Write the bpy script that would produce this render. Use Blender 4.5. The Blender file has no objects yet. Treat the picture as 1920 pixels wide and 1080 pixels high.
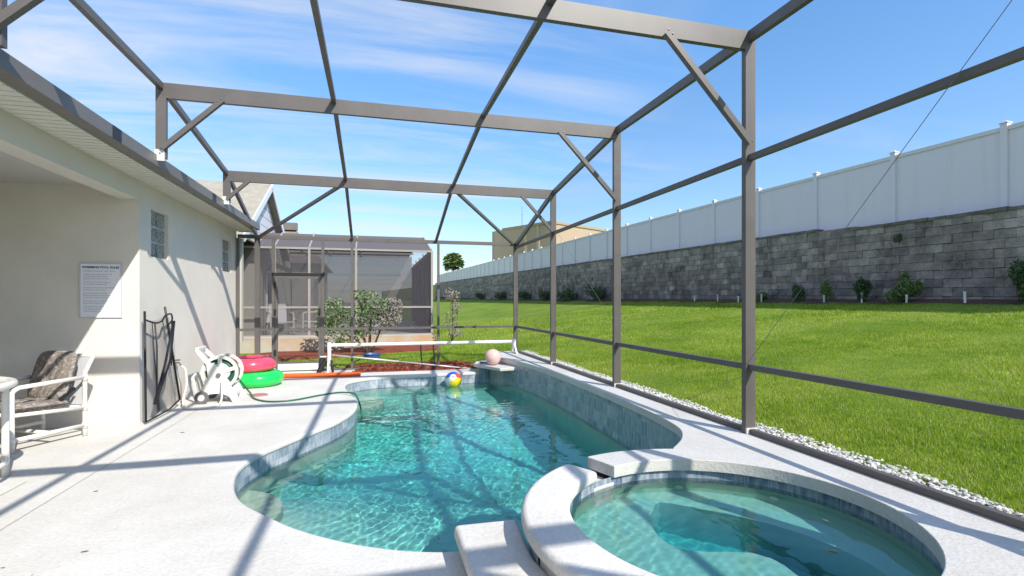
import bpy, bmesh, math, random
import numpy as np
from mathutils import Vector, Matrix, noise
R = math.radians
random.seed(7)
rng = np.random.default_rng(7)
S = bpy.context.scene
COL = S.collection

# ------------------------------------------------------------------ camera, world, sun
cam = bpy.data.objects.new('camera', bpy.data.cameras.new('camera'))
COL.objects.link(cam); S.camera = cam
cam.location = (0, 0, 1.45)
cam.rotation_euler = (R(90), 0, -R(15.05))
cam.data.lens = 18.06; cam.data.sensor_width = 36
cam.data.shift_y = 26 / 1920
cam.data.clip_start = 0.05; cam.data.clip_end = 3000

SUN_DIR = Vector((1.0, -2.0, 1.87)).normalized()          # towards the sun
sun = bpy.data.lights.new('sun', 'SUN')
sun.energy = 4.2; sun.angle = R(0.53); sun.color = (1.0, 0.955, 0.875)
sun.cycles.is_caustics_light = True
so = bpy.data.objects.new('sun', sun); COL.objects.link(so)
so.rotation_euler = SUN_DIR.to_track_quat('Z', 'Y').to_euler()
elev = math.asin(SUN_DIR.z)
azim = math.atan2(SUN_DIR.x, SUN_DIR.y)

W = bpy.data.worlds.new('World'); S.world = W; W.use_nodes = True
nt = W.node_tree; nd = nt.nodes; lk = nt.links
bg = nd['Background']; bg.inputs[1].default_value = 0.15
sky = nd.new('ShaderNodeTexSky'); sky.sky_type = 'NISHITA'; sky.sun_disc = False
sky.sun_elevation = elev; sky.sun_rotation = azim
sky.air_density = 1.0; sky.dust_density = 0.6; sky.ozone_density = 2.2
tc = nd.new('ShaderNodeTexCoord')
sep = nd.new('ShaderNodeSeparateXYZ'); lk.new(tc.outputs['Generated'], sep.inputs[0])
# project the view direction on a cloud ceiling (x/z, y/z) so cirrus streaks converge on the horizon
zz = nd.new('ShaderNodeMath'); zz.operation = 'ADD'; zz.inputs[1].default_value = 0.10; lk.new(sep.outputs[2], zz.inputs[0])
dx = nd.new('ShaderNodeMath'); dx.operation = 'DIVIDE'; lk.new(sep.outputs[0], dx.inputs[0]); lk.new(zz.outputs[0], dx.inputs[1])
dy = nd.new('ShaderNodeMath'); dy.operation = 'DIVIDE'; lk.new(sep.outputs[1], dy.inputs[0]); lk.new(zz.outputs[0], dy.inputs[1])
cmb = nd.new('ShaderNodeCombineXYZ'); lk.new(dx.outputs[0], cmb.inputs[0]); lk.new(dy.outputs[0], cmb.inputs[1])
mp = nd.new('ShaderNodeMapping'); lk.new(cmb.outputs[0], mp.inputs[0])
mp.inputs['Rotation'].default_value = (0, 0, R(38)); mp.inputs['Scale'].default_value = (0.45, 2.1, 1)
mp.inputs['Location'].default_value = (1.3, 0.4, 0)
n1 = nd.new('ShaderNodeTexNoise'); n1.inputs['Scale'].default_value = 1.1; n1.inputs['Detail'].default_value = 9
n1.inputs['Roughness'].default_value = 0.62; n1.inputs['Distortion'].default_value = 0.6
lk.new(mp.outputs[0], n1.inputs[0])
n2 = nd.new('ShaderNodeTexNoise'); n2.inputs['Scale'].default_value = 0.45; n2.inputs['Detail'].default_value = 3
lk.new(cmb.outputs[0], n2.inputs[0])
mr = nd.new('ShaderNodeMapRange'); mr.inputs[1].default_value = 0.42; mr.inputs[2].default_value = 0.70; lk.new(n1.outputs[0], mr.inputs[0])
mr2 = nd.new('ShaderNodeMapRange'); mr2.inputs[1].default_value = 0.33; mr2.inputs[2].default_value = 0.58; bx_ = nd.new('ShaderNodeMath'); bx_.operation = 'MULTIPLY_ADD'; bx_.inputs[1].default_value = -0.28; lk.new(sep.outputs[0], bx_.inputs[0]); lk.new(n2.outputs[0], bx_.inputs[2])
lk.new(bx_.outputs[0], mr2.inputs[0])
mu = nd.new('ShaderNodeMath'); mu.operation = 'MULTIPLY'; lk.new(mr.outputs[0], mu.inputs[0]); lk.new(mr2.outputs[0], mu.inputs[1])
mu2 = nd.new('ShaderNodeMath'); mu2.operation = 'MULTIPLY'; mu2.inputs[1].default_value = 1.0; mu2.use_clamp = True; lk.new(mu.outputs[0], mu2.inputs[0])
hsv = nd.new('ShaderNodeHueSaturation'); hsv.inputs['Saturation'].default_value = 1.55; hsv.inputs['Value'].default_value = 1.54
gm_ = nd.new('ShaderNodeGamma'); gm_.inputs[1].default_value = 0.62; lk.new(sky.outputs[0], gm_.inputs[0]); lk.new(gm_.outputs[0], hsv.inputs['Color'])
mx = nd.new('ShaderNodeMixRGB'); lk.new(mu2.outputs[0], mx.inputs[0]); tn_ = nd.new('ShaderNodeMixRGB'); tn_.blend_type = 'MULTIPLY'; tn_.inputs[0].default_value = 1; tn_.inputs[2].default_value = (1.12, 1.17, 1.30, 1)
lk.new(hsv.outputs[0], tn_.inputs[1]); lk.new(tn_.outputs[0], mx.inputs[1])
mx.inputs[2].default_value = (3.9, 4.0, 4.25, 1)
lk.new(mx.outputs[0], bg.inputs[0])

S.view_settings.view_transform = 'Standard'; S.view_settings.look = 'None'
S.view_settings.exposure = 0.55; S.view_settings.gamma = 1
S.cycles.use_denoising = True
S.cycles.max_bounces = 10; S.cycles.transparent_max_bounces = 24
S.cycles.transmission_bounces = 8; S.cycles.caustics_refractive = True; S.cycles.caustics_reflective = False
S.cycles.sample_clamp_indirect = 6.0

# ------------------------------------------------------------------ materials
def new_mat(name):
    m = bpy.data.materials.new(name); m.use_nodes = True
    return m, m.node_tree.nodes, m.node_tree.links, m.node_tree.nodes['Principled BSDF']

def mat(name, col, rough=0.6, metal=0.0, var=0.0, vscale=6.0, bump=0.0, bscale=60.0, col2=None, spec=0.5, detail=6, bdist=0.004):
    """principled material with noise colour variation and noise bump, in object space"""
    m, n, l, p = new_mat(name)
    p.inputs['Base Color'].default_value = (*col, 1); p.inputs['Roughness'].default_value = rough
    p.inputs['Metallic'].default_value = metal; p.inputs['Specular IOR Level'].default_value = spec
    g = n.new('ShaderNodeNewGeometry')
    if var > 0 or col2:
        t = n.new('ShaderNodeTexNoise'); t.inputs['Scale'].default_value = vscale; t.inputs['Detail'].default_value = detail
        t.inputs['Roughness'].default_value = 0.65
        l.new(g.outputs['Position'], t.inputs[0])
        r = n.new('ShaderNodeMapRange'); r.inputs[1].default_value = 0.35; r.inputs[2].default_value = 0.65; l.new(t.outputs[0], r.inputs[0])
        x = n.new('ShaderNodeMixRGB'); l.new(r.outputs[0], x.inputs[0])
        c2 = col2 or tuple(max(0, c * (1 - var)) for c in col)
        x.inputs[1].default_value = (*col, 1); x.inputs[2].default_value = (*c2, 1)
        l.new(x.outputs[0], p.inputs['Base Color'])
    if bump > 0:
        t = n.new('ShaderNodeTexNoise'); t.inputs['Scale'].default_value = bscale; t.inputs['Detail'].default_value = 5
        l.new(g.outputs['Position'], t.inputs[0])
        b = n.new('ShaderNodeBump'); b.inputs['Strength'].default_value = bump; b.inputs['Distance'].default_value = bdist
        l.new(t.outputs[0], b.inputs['Height']); l.new(b.outputs[0], p.inputs['Normal'])
    return m

def screen_mat(name, k, col=(0.03, 0.03, 0.035)):
    """woven insect screen: wires cover more of the view the flatter it is seen"""
    m, n, l, p = new_mat(name); n.remove(p)
    out = n['Material Output']
    tr = n.new('ShaderNodeBsdfTransparent'); df = n.new('ShaderNodeBsdfDiffuse'); df.inputs[0].default_value = (*col, 1)
    g = n.new('ShaderNodeNewGeometry'); d = n.new('ShaderNodeVectorMath'); d.operation = 'DOT_PRODUCT'
    l.new(g.outputs['Incoming'], d.inputs[0]); l.new(g.outputs['Normal'], d.inputs[1])
    a = n.new('ShaderNodeMath'); a.operation = 'ABSOLUTE'; l.new(d.outputs['Value'], a.inputs[0])
    mxx = n.new('ShaderNodeMath'); mxx.operation = 'MAXIMUM'; mxx.inputs[1].default_value = 0.12; l.new(a.outputs[0], mxx.inputs[0])
    dv = n.new('ShaderNodeMath'); dv.operation = 'DIVIDE'; dv.inputs[0].default_value = k; l.new(mxx.outputs[0], dv.inputs[1]); dv.use_clamp = True
    mi = n.new('ShaderNodeMixShader'); l.new(dv.outputs[0], mi.inputs[0]); l.new(tr.outputs[0], mi.inputs[1]); l.new(df.outputs[0], mi.inputs[2])
    l.new(mi.outputs[0], out.inputs[0])
    return m

M = {}
WZ_ = -0.215
M['frame'] = mat('bronze_aluminium', (0.118, 0.105, 0.098), 0.45, 0.0, 0.18, 3.0)
M['frame_far'] = mat('weathered_aluminium', (0.34, 0.31, 0.285), 0.5, 0, 0.15, 2)
M['screen'] = screen_mat('insect_screen', 0.055)
M['screen_roof'] = screen_mat('roof_screen', 0.03)
M['screen_dense'] = screen_mat('dense_screen', 0.80, (0.125, 0.115, 0.125))
M['screen_mid'] = screen_mat('mid_screen', 0.38, (0.11, 0.105, 0.12))
M['stucco'] = mat('cream_stucco', (0.72, 0.665, 0.59), 0.9, 0, 0.08, 1.6, 0.9, 90, bdist=0.004)
M['stucco_trim'] = mat('stucco_trim', (0.68, 0.635, 0.555), 0.9, 0, 0.05, 2.0, 0.3, 120)
M['gutter'] = mat('bronze_gutter', (0.165, 0.146, 0.134), 0.4, 0, 0.12, 3)
M['dark'] = mat('black_metal', (0.012, 0.012, 0.014), 0.45)
M['white'] = mat('white_plastic', (0.78, 0.78, 0.76), 0.35, 0, 0.04, 9)
M['pvc'] = mat('cream_pvc', (0.76, 0.73, 0.66), 0.35, 0, 0.08, 8)
M['vinyl'] = mat('white_vinyl', (0.66, 0.66, 0.68), 0.45, 0, 0.05, 0.6)
M['ceil'] = mat('porch_ceiling', (0.55, 0.52, 0.47), 0.9)
M['roof_shingle'] = mat('tan_shingles', (0.36, 0.33, 0.27), 0.95, 0, 0.22, 5, 0.5, 30)
M['cream_wall'] = mat('yellow_cream_wall', (0.50, 0.475, 0.41), 0.9, 0, 0.06, 1)
M['glass_dark'] = mat('dark_glass', (0.02, 0.022, 0.026), 0.08)
M['orange'] = mat('orange_foam', (0.80, 0.13, 0.02), 0.5, 0, 0.1, 20)
M['leafgreen'] = mat('leaf_green', (0.085, 0.16, 0.035), 0.6, 0, 0, 3, col2=(0.17, 0.24, 0.07), detail=2)
M['leafdark'] = mat('leaf_dark', (0.03, 0.07, 0.018), 0.6, 0, 0, 3, col2=(0.07, 0.13, 0.03), detail=2)
M['leafgrey'] = mat('leaf_grey', (0.30, 0.28, 0.25), 0.8, 0, 0, 9, col2=(0.22, 0.19, 0.15), detail=2)
M['bark'] = mat('bark', (0.12, 0.09, 0.065), 0.9, 0, 0.4, 30, 0.5, 60)
M['tan_wall'] = mat('tan_stucco', (0.50, 0.38, 0.28), 0.9, 0, 0.04, 0.2)
M['conc'] = mat('stained_concrete', (0.45, 0.42, 0.36), 0.9, 0, 0, 1.6, 0.3, 40, col2=(0.46, 0.30, 0.16))

# textured acrylic deck
def deck_mat():
    m, n, l, p = new_mat('acrylic_deck')
    g = n.new('ShaderNodeNewGeometry')
    a = n.new('ShaderNodeTexNoise'); a.inputs['Scale'].default_value = 1.1; a.inputs['Detail'].default_value = 7; a.inputs['Roughness'].default_value = 0.7
    b = n.new('ShaderNodeTexNoise'); b.inputs['Scale'].default_value = 38; b.inputs['Detail'].default_value = 5; b.inputs['Roughness'].default_value = 0.6
    v = n.new('ShaderNodeTexVoronoi'); v.inputs['Scale'].default_value = 55
    l.new(g.outputs['Position'], a.inputs[0]); l.new(g.outputs['Position'], b.inputs[0]); l.new(g.outputs['Position'], v.inputs[0])
    r = n.new('ShaderNodeValToRGB'); l.new(a.outputs[0], r.inputs[0])
    r.color_ramp.elements[0].position = 0.30; r.color_ramp.elements[0].color = (0.565, 0.535, 0.485, 1)
    r.color_ramp.elements[1].position = 0.62; r.color_ramp.elements[1].color = (0.66, 0.64, 0.60, 1)
    r2 = n.new('ShaderNodeMapRange'); r2.inputs[1].default_value = 0.3; r2.inputs[2].default_value = 0.6; r2.inputs[3].default_value = 0.90; r2.inputs[4].default_value = 1.03
    l.new(b.outputs[0], r2.inputs[0])
    x = n.new('ShaderNodeMixRGB'); x.blend_type = 'MULTIPLY'; x.inputs[0].default_value = 1
    l.new(r.outputs[0], x.inputs[1]); l.new(r2.outputs[0], x.inputs[2]); l.new(x.outputs[0], p.inputs['Base Color'])
    p.inputs['Roughness'].default_value = 0.75; p.inputs['Specular IOR Level'].default_value = 0.3
    ad = n.new('ShaderNodeMath'); ad.operation = 'ADD'; l.new(b.outputs[0], ad.inputs[0]); l.new(v.outputs['Distance'], ad.inputs[1])
    bu = n.new('ShaderNodeBump'); bu.inputs['Strength'].default_value = 0.32; bu.inputs['Distance'].default_value = 0.005
    l.new(ad.outputs[0], bu.inputs['Height']); l.new(bu.outputs[0], p.inputs['Normal'])
    return m
M['deck'] = deck_mat()

# glazed tile band: uv = (arc length, height) in metres
def tile_mat(name, c1, c2, c3, size=0.152, grout=(0.36, 0.40, 0.43), streak=True):
    m, n, l, p = new_mat(name)
    uv = n.new('ShaderNodeUVMap'); uv.uv_map = 'UVMap'
    br = n.new('ShaderNodeTexBrick'); br.offset = 0.0; br.inputs['Scale'].default_value = 1.0
    br.inputs['Brick Width'].default_value = size; br.inputs['Row Height'].default_value = size
    br.inputs['Mortar Size'].default_value = 0.0035; br.inputs['Mortar Smooth'].default_value = 0.3; br.inputs['Bias'].default_value = 0
    br.inputs['Color1'].default_value = (0, 0, 0, 1); br.inputs['Color2'].default_value = (1, 1, 1, 1)
    l.new(uv.outputs[0], br.inputs[0])
    mpp = n.new('ShaderNodeMapping'); mpp.inputs['Scale'].default_value = (30, 7, 1); l.new(uv.outputs[0], mpp.inputs[0])
    ns = n.new('ShaderNodeTexNoise'); ns.inputs['Scale'].default_value = 1.0; ns.inputs['Detail'].default_value = 5; l.new(mpp.outputs[0], ns.inputs[0])
    s1 = n.new('ShaderNodeMath'); s1.operation = 'MULTIPLY'; s1.inputs[1].default_value = 0.45; l.new(br.outputs['Color'], s1.inputs[0])
    s2 = n.new('ShaderNodeMath'); s2.operation = 'MULTIPLY_ADD'; s2.inputs[1].default_value = 1.7; s2.inputs[2].default_value = -0.62
    l.new(ns.outputs[0], s2.inputs[0])
    s3 = n.new('ShaderNodeMath'); s3.operation = 'ADD'; l.new(s1.outputs[0], s3.inputs[0]); l.new(s2.outputs[0], s3.inputs[1]); s3.use_clamp = True
    r = n.new('ShaderNodeValToRGB'); l.new(s3.outputs[0], r.inputs[0])
    r.color_ramp.elements[0].position = 0.05; r.color_ramp.elements[0].color = (*c1, 1)
    r.color_ramp.elements[1].position = 0.9; r.color_ramp.elements[1].color = (*c3, 1)
    e = r.color_ramp.elements.new(0.45); e.color = (*c2, 1)
    x = n.new('ShaderNodeMixRGB'); l.new(br.outputs['Fac'], x.inputs[0]); l.new(r.outputs[0], x.inputs[1]); x.inputs[2].default_value = (*grout, 1)
    l.new(x.outputs[0], p.inputs['Base Color']); p.inputs['Roughness'].default_value = 0.28
    inv = n.new('ShaderNodeMath'); inv.operation = 'SUBTRACT'; inv.inputs[0].default_value = 1; l.new(br.outputs['Fac'], inv.inputs[1])
    bu = n.new('ShaderNodeBump'); bu.inputs['Strength'].default_value = 0.5; bu.inputs['Distance'].default_value = 0.003
    l.new(inv.outputs[0], bu.inputs['Height']); l.new(bu.outputs[0], p.inputs['Normal'])
    return m
M['tile'] = tile_mat('blue_slate_tile', (0.15, 0.20, 0.27), (0.30, 0.345, 0.40), (0.50, 0.53, 0.56))
M['tile_spa'] = tile_mat('spa_tile', (0.08, 0.12, 0.20), (0.24, 0.28, 0.35), (0.48, 0.50, 0.53))
def plaster(name, z0, z1, c0, c1, c2):  # plaster colour ramped by depth, painting in the water's absorption of light
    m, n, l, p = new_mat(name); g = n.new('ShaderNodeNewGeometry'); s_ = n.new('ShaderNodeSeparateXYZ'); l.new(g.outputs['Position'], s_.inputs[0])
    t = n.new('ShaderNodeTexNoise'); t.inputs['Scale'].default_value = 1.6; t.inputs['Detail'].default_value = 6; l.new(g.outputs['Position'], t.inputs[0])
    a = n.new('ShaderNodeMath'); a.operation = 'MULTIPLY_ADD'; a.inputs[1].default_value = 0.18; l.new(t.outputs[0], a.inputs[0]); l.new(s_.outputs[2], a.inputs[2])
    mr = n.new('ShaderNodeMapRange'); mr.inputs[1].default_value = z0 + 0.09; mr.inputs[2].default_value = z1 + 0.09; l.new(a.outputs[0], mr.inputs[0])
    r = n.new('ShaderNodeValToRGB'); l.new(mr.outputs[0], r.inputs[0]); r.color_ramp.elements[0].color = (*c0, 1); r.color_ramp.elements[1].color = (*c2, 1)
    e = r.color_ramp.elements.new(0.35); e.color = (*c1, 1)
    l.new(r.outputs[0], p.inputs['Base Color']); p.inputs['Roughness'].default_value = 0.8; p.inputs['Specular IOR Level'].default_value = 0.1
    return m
M['plaster'] = plaster('water_tinted_pool_plaster', WZ_ - 0.15, WZ_ - 1.45, (0.62, 0.60, 0.47), (0.30, 0.60, 0.52), (0.09, 0.58, 0.52))  # turquoise at depth is painted-in water absorption, paler plaster near the surface
M['plaster_spa'] = plaster('water_tinted_spa_plaster', 0.10, -0.62, (0.52, 0.54, 0.40), (0.24, 0.60, 0.52), (0.03, 0.40, 0.42))  # same painted absorption for the spa, bench to foot well

def water_mat(name, col, dens):
    m, n, l, p = new_mat(name); n.remove(p); out = n['Material Output']
    g = n.new('ShaderNodeBsdfGlass'); g.inputs['IOR'].default_value = 1.333; g.inputs['Roughness'].default_value = 0.0
    l.new(g.outputs[0], out.inputs['Surface'])
    g.inputs['Color'].default_value = (*col, 1)
    return m
M['water'] = water_mat('pool_water_mat', (0.86, 0.985, 0.98), 0)
M['water_spa'] = water_mat('spa_water_mat', (0.90, 0.985, 0.98), 0)

# ------------------------------------------------------------------ helpers
def tag(o, label=None, cat=None, group=None, kind=None):
    if label: o['label'] = label
    if cat: o['category'] = cat
    if group: o['group'] = group
    if kind: o['kind'] = kind
    return o

def empty(name, loc=(0, 0, 0), rz=0, label=None, cat=None, group=None):
    o = bpy.data.objects.new(name, None); COL.objects.link(o)
    o.location = loc; o.rotation_euler = (0, 0, rz); o.empty_display_size = 0.1
    return tag(o, label, cat, group)

def link(name, me, m, parent=None, smooth=False):
    if m is not None:
        for mm in (m if isinstance(m, (list, tuple)) else [m]): me.materials.append(mm)
    o = bpy.data.objects.new(name, me); COL.objects.link(o)
    if parent: o.parent = parent
    if smooth:
        me.polygons.foreach_set('use_smooth', [True] * len(me.polygons))
    return o

class MB:
    def __init__(s): s.v = []; s.f = []; s.mi = []
    def add(s, vs, fs, mi=0):
        b = len(s.v); s.v += [tuple(v) for v in vs]; s.f += [tuple(b + i for i in f) for f in fs]; s.mi += [mi] * len(fs)
    def box(s, x0, x1, y0, y1, z0, z1, mi=0):
        v = [(x, y, z) for z in (z0, z1) for y in (y0, y1) for x in (x0, x1)]
        s.add(v, [(0, 2, 3, 1), (4, 5, 7, 6), (0, 1, 5, 4), (2, 6, 7, 3), (0, 4, 6, 2), (1, 3, 7, 5)], mi)
    def bar(s, p0, p1, w, h, up=(0, 0, 1), mi=0):
        p0 = Vector(p0); p1 = Vector(p1); d = (p1 - p0).normalized(); u = Vector(up)
        if abs(d.dot(u)) > 0.98: u = Vector((0, 1, 0))
        a = d.cross(u).normalized(); b = a.cross(d).normalized()
        v = []
        for p in (p0, p1):
            for j in (-1, 1):
                for i in (-1, 1): v.append(p + a * (i * w / 2) + b * (j * h / 2))
        s.add(v, [(0, 2, 3, 1), (4, 5, 7, 6), (0, 1, 5, 4), (2, 6, 7, 3), (0, 4, 6, 2), (1, 3, 7, 5)], mi)
    def tube(s, pts, r, n=10, caps=True, mi=0, closed=False):
        pts = [Vector(p) for p in pts]; N = len(pts)
        rr = r if isinstance(r, (list, tuple)) else [r] * N
        prev = None; base = len(s.v); rings = []
        for i, p in enumerate(pts):
            if closed: t = (pts[(i + 1) % N] - pts[i - 1]).normalized()
            else: t = (pts[min(i + 1, N - 1)] - pts[max(i - 1, 0)]).normalized()
            if prev is None:
                u = Vector((0, 0, 1)) if abs(t.z) < 0.9 else Vector((1, 0, 0))
                a = t.cross(u).normalized()
            else:
                a = (prev - t * prev.dot(t)).normalized()
            prev = a; b = t.cross(a)
            rings.append([p + (a * math.cos(q) + b * math.sin(q)) * rr[i] for q in [2 * math.pi * k / n for k in range(n)]])
        vs = [v for rg in rings for v in rg]; fs = []
        M_ = N if closed else N - 1
        for i in range(M_):
            j = (i + 1) % N
            for k in range(n):
                fs.append((i * n + k, i * n + (k + 1) % n, j * n + (k + 1) % n, j * n + k))
        if caps and not closed:
            fs.append(tuple(reversed(range(n)))); fs.append(tuple((N - 1) * n + k for k in range(n)))
        s.add(vs, fs, mi)
    def lathe(s, prof, c, n=24, axis='z', mi=0):
        vs = []; fs = []
        for r, h in prof:
            for k in range(n):
                q = 2 * math.pi * k / n
                if axis == 'z': vs.append((c[0] + r * math.cos(q), c[1] + r * math.sin(q), c[2] + h))
                elif axis == 'y': vs.append((c[0] + r * math.cos(q), c[1] + h, c[2] + r * math.sin(q)))
                else: vs.append((c[0] + h, c[1] + r * math.cos(q), c[2] + r * math.sin(q)))
        for i in range(len(prof) - 1):
            for k in range(n): fs.append((i * n + k, i * n + (k + 1) % n, (i + 1) * n + (k + 1) % n, (i + 1) * n + k))
        s.add(vs, fs, mi)
    def prism(s, poly, z0, z1, mi=0):
        n = len(poly)
        vs = [(x, y, z0) for x, y in poly] + [(x, y, z1) for x, y in poly]
        s.add(vs, [tuple(reversed(range(n))), tuple(range(n, 2 * n))] + [(i, (i + 1) % n, n + (i + 1) % n, n + i) for i in range(n)], mi)
    def mesh(s, name, recalc=True):
        me = bpy.data.meshes.new(name); me.from_pydata(s.v, [], s.f); me.update()
        me.polygons.foreach_set('material_index', s.mi)
        if recalc:
            bm = bmesh.new(); bm.from_mesh(me); bmesh.ops.recalc_face_normals(bm, faces=bm.faces); bm.to_mesh(me); bm.free()
        return me
    def build(s, name, m, parent=None, smooth=False, bevel=0, seg=2, auto=None):
        o = link(name, s.mesh(name), m, parent, smooth or bool(auto))
        if bevel:
            b = o.modifiers.new('bevel', 'BEVEL'); b.width = bevel; b.segments = seg; b.limit_method = 'ANGLE'; b.angle_limit = R(50)
            o.data.polygons.foreach_set('use_smooth', [True] * len(o.data.polygons))
            b.harden_normals = True
        elif auto:
            sharp_edges(o.data, auto)
        return o

def sharp_edges(me, ang=40):
    bm = bmesh.new(); bm.from_mesh(me)
    for e in bm.edges:
        if len(e.link_faces) == 2 and e.calc_face_angle(0) > R(ang): e.smooth = False
    bm.to_mesh(me); bm.free()

def spline(pts, k=6, closed=False):
    out = []; n = len(pts)
    rng_ = range(n) if closed else range(n - 1)
    g = (lambda i: pts[i % n]) if closed else (lambda i: pts[max(0, min(n - 1, i))])
    for i in rng_:
        p0, p1, p2, p3 = [Vector(g(i + j)) for j in (-1, 0, 1, 2)]
        for q in range(k):
            t = q / k
            out.append(0.5 * ((2 * p1) + (p2 - p0) * t + (2 * p0 - 5 * p1 + 4 * p2 - p3) * t * t + (3 * p1 - p0 - 3 * p2 + p3) * t ** 3))
    if not closed: out.append(Vector(pts[-1]))
    return out

def offset_loop(pts, d):
    """offset a 2-D loop/polyline sideways (left of travel is positive)"""
    out = []; n = len(pts)
    for i, p in enumerate(pts):
        a = pts[max(0, i - 1)]; b = pts[min(n - 1, i + 1)]
        t = Vector((b[0] - a[0], b[1] - a[1])).normalized()
        out.append((p[0] - t.y * d, p[1] + t.x * d))
    return out

def wall_strip(name, pts, z0, z1, m, parent, nseg=1, closed=False):
    """vertical strip along 2-D points with uv in metres"""
    n = len(pts); L = [0]
    for i in range(1, n): L.append(L[-1] + (Vector(pts[i][:2]) - Vector(pts[i - 1][:2])).length)
    vs = []; fs = []; uvs = []
    for i, p in enumerate(pts):
        za = z0[i] if isinstance(z0, (list, tuple)) else z0
        zb = z1[i] if isinstance(z1, (list, tuple)) else z1
        vs += [(p[0], p[1], za), (p[0], p[1], zb)]; uvs += [(L[i], za), (L[i], zb)]
    for i in range(n - 1): fs.append((2 * i, 2 * i + 2, 2 * i + 3, 2 * i + 1))
    me = bpy.data.meshes.new(name); me.from_pydata(vs, [], fs); uvl = me.uv_layers.new(name='UVMap')
    for lp in me.loops: uvl.data[lp.index].uv = uvs[lp.vertex_index]
    return link(name, me, m, parent, smooth=True)

def inside(poly, X, Y):
    c = np.zeros(X.shape, bool); n = len(poly); j = n - 1
    for i in range(n):
        xi, yi = poly[i][0], poly[i][1]; xj, yj = poly[j][0], poly[j][1]
        if yi != yj:
            c ^= ((yi > Y) != (yj > Y)) & (X < (xj - xi) * (Y - yi) / (yj - yi) + xi)
        j = i
    return c

def fast_mesh(name, verts, faces, m, parent=None, smooth=False, fcol=None, vcol=None):
    """numpy arrays: verts (n,3), faces (m,k)"""
    k = faces.shape[1]; me = bpy.data.meshes.new(name)
    me.vertices.add(len(verts)); me.vertices.foreach_set('co', verts.astype(np.float32).ravel())
    me.loops.add(faces.size); me.loops.foreach_set('vertex_index', faces.astype(np.int32).ravel())
    me.polygons.add(len(faces)); me.polygons.foreach_set('loop_start', np.arange(0, faces.size, k, dtype=np.int32))
    me.polygons.foreach_set('loop_total', np.full(len(faces), k, dtype=np.int32))
    if vcol is not None:
        a = me.color_attributes.new('tint', 'FLOAT_COLOR', 'POINT')
        a.data.foreach_set('color', np.c_[vcol, np.ones(len(vcol))].astype(np.float32).ravel())
    me.update(calc_edges=True); me.validate()
    me.polygons.foreach_set('use_smooth', [bool(smooth)] * len(me.polygons))
    return link(name, me, m, parent, smooth)

def tint_mat(name, base, rough=0.7, trans=0.0, spec=0.3):
    m, n, l, p = new_mat(name)
    a = n.new('ShaderNodeVertexColor'); a.layer_name = 'tint'
    x = n.new('ShaderNodeMixRGB'); x.blend_type = 'MULTIPLY'; x.inputs[0].default_value = 1; x.inputs[1].default_value = (*base, 1)
    l.new(a.outputs[0], x.inputs[2]); l.new(x.outputs[0], p.inputs['Base Color'])
    p.inputs['Roughness'].default_value = rough; p.inputs['Specular IOR Level'].default_value = spec
    if trans:
        out = n['Material Output']; t = n.new('ShaderNodeBsdfTranslucent'); l.new(x.outputs[0], t.inputs[0])
        mi = n.new('ShaderNodeMixShader'); mi.inputs[0].default_value = trans
        l.new(p.outputs[0], mi.inputs[1]); l.new(t.outputs[0], mi.inputs[2]); l.new(mi.outputs[0], out.inputs[0])
    return m

# ------------------------------------------------------------------ key dimensions
RZ = 0.30            # raised deck / spa rim level
WZ = -0.215          # pool water level
SZ = 0.155           # spa water level
XR = 3.18            # right screen wall
YF = [-3.86, -1.28, 1.28, 3.82, 6.36, 8.915]   # frame lines along the cage
YD = 11.50           # far screen wall
ZTOP = 3.82; ZC = 3.50; ZD = 2.82
SPA = (1.925, 2.4365)
def arc(a0, a1, r, n=40): return [(SPA[0] + r * math.cos(R(a0 + (a1 - a0) * i / n)), SPA[1] + r * math.sin(R(a0 + (a1 - a0) * i / n))) for i in range(n + 1)]

left_edge = spline([(0.46, 2.985, 0), (0.35, 3.01, 0), (0.15, 3.085, 0), (-0.14, 3.255, 0), (-0.46, 3.53, 0), (-0.69, 3.80, 0), (-0.90, 4.08, 0), (-1.03, 4.37, 0),
    (-1.105, 4.68, 0), (-1.133, 4.93, 0), (-1.11, 5.2, 0), (-1.02, 5.49, 0), (-0.90, 5.73, 0), (-0.76, 6.0, 0), (-0.60, 6.28, 0), (-0.42, 6.62, 0),
    (-0.27, 7.1, 0), (-0.225, 7.6, 0), (-0.26, 8.1, 0), (-0.37, 8.6, 0), (-0.46, 9.1, 0), (-0.475, 9.5, 0), (-0.42, 9.8, 0), (-0.28, 10.03, 0), (-0.02, 10.22, 0),
    (0.30, 10.30, 0), (0.7, 10.33, 0), (1.35, 10.38, 0), (2.10, 10.42, 0)], 4)
left_edge = [(p.x, p.y) for p in left_edge]
right_edge = spline([(2.27, 3.575, 0), (2.52, 3.83, 0), (2.69, 4.13, 0), (2.77, 4.54, 0), (2.81, 5.0, 0), (2.833, 5.5, 0), (2.855, 6.5, 0), (2.855, 7.5, 0), (2.82, 8.6, 0),
    (2.76, 9.3, 0), (2.68, 9.8, 0), (2.55, 10.2, 0), (2.47, 10.75, 0)], 4)
right_edge = [(p.x, p.y) for p in right_edge]

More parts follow.
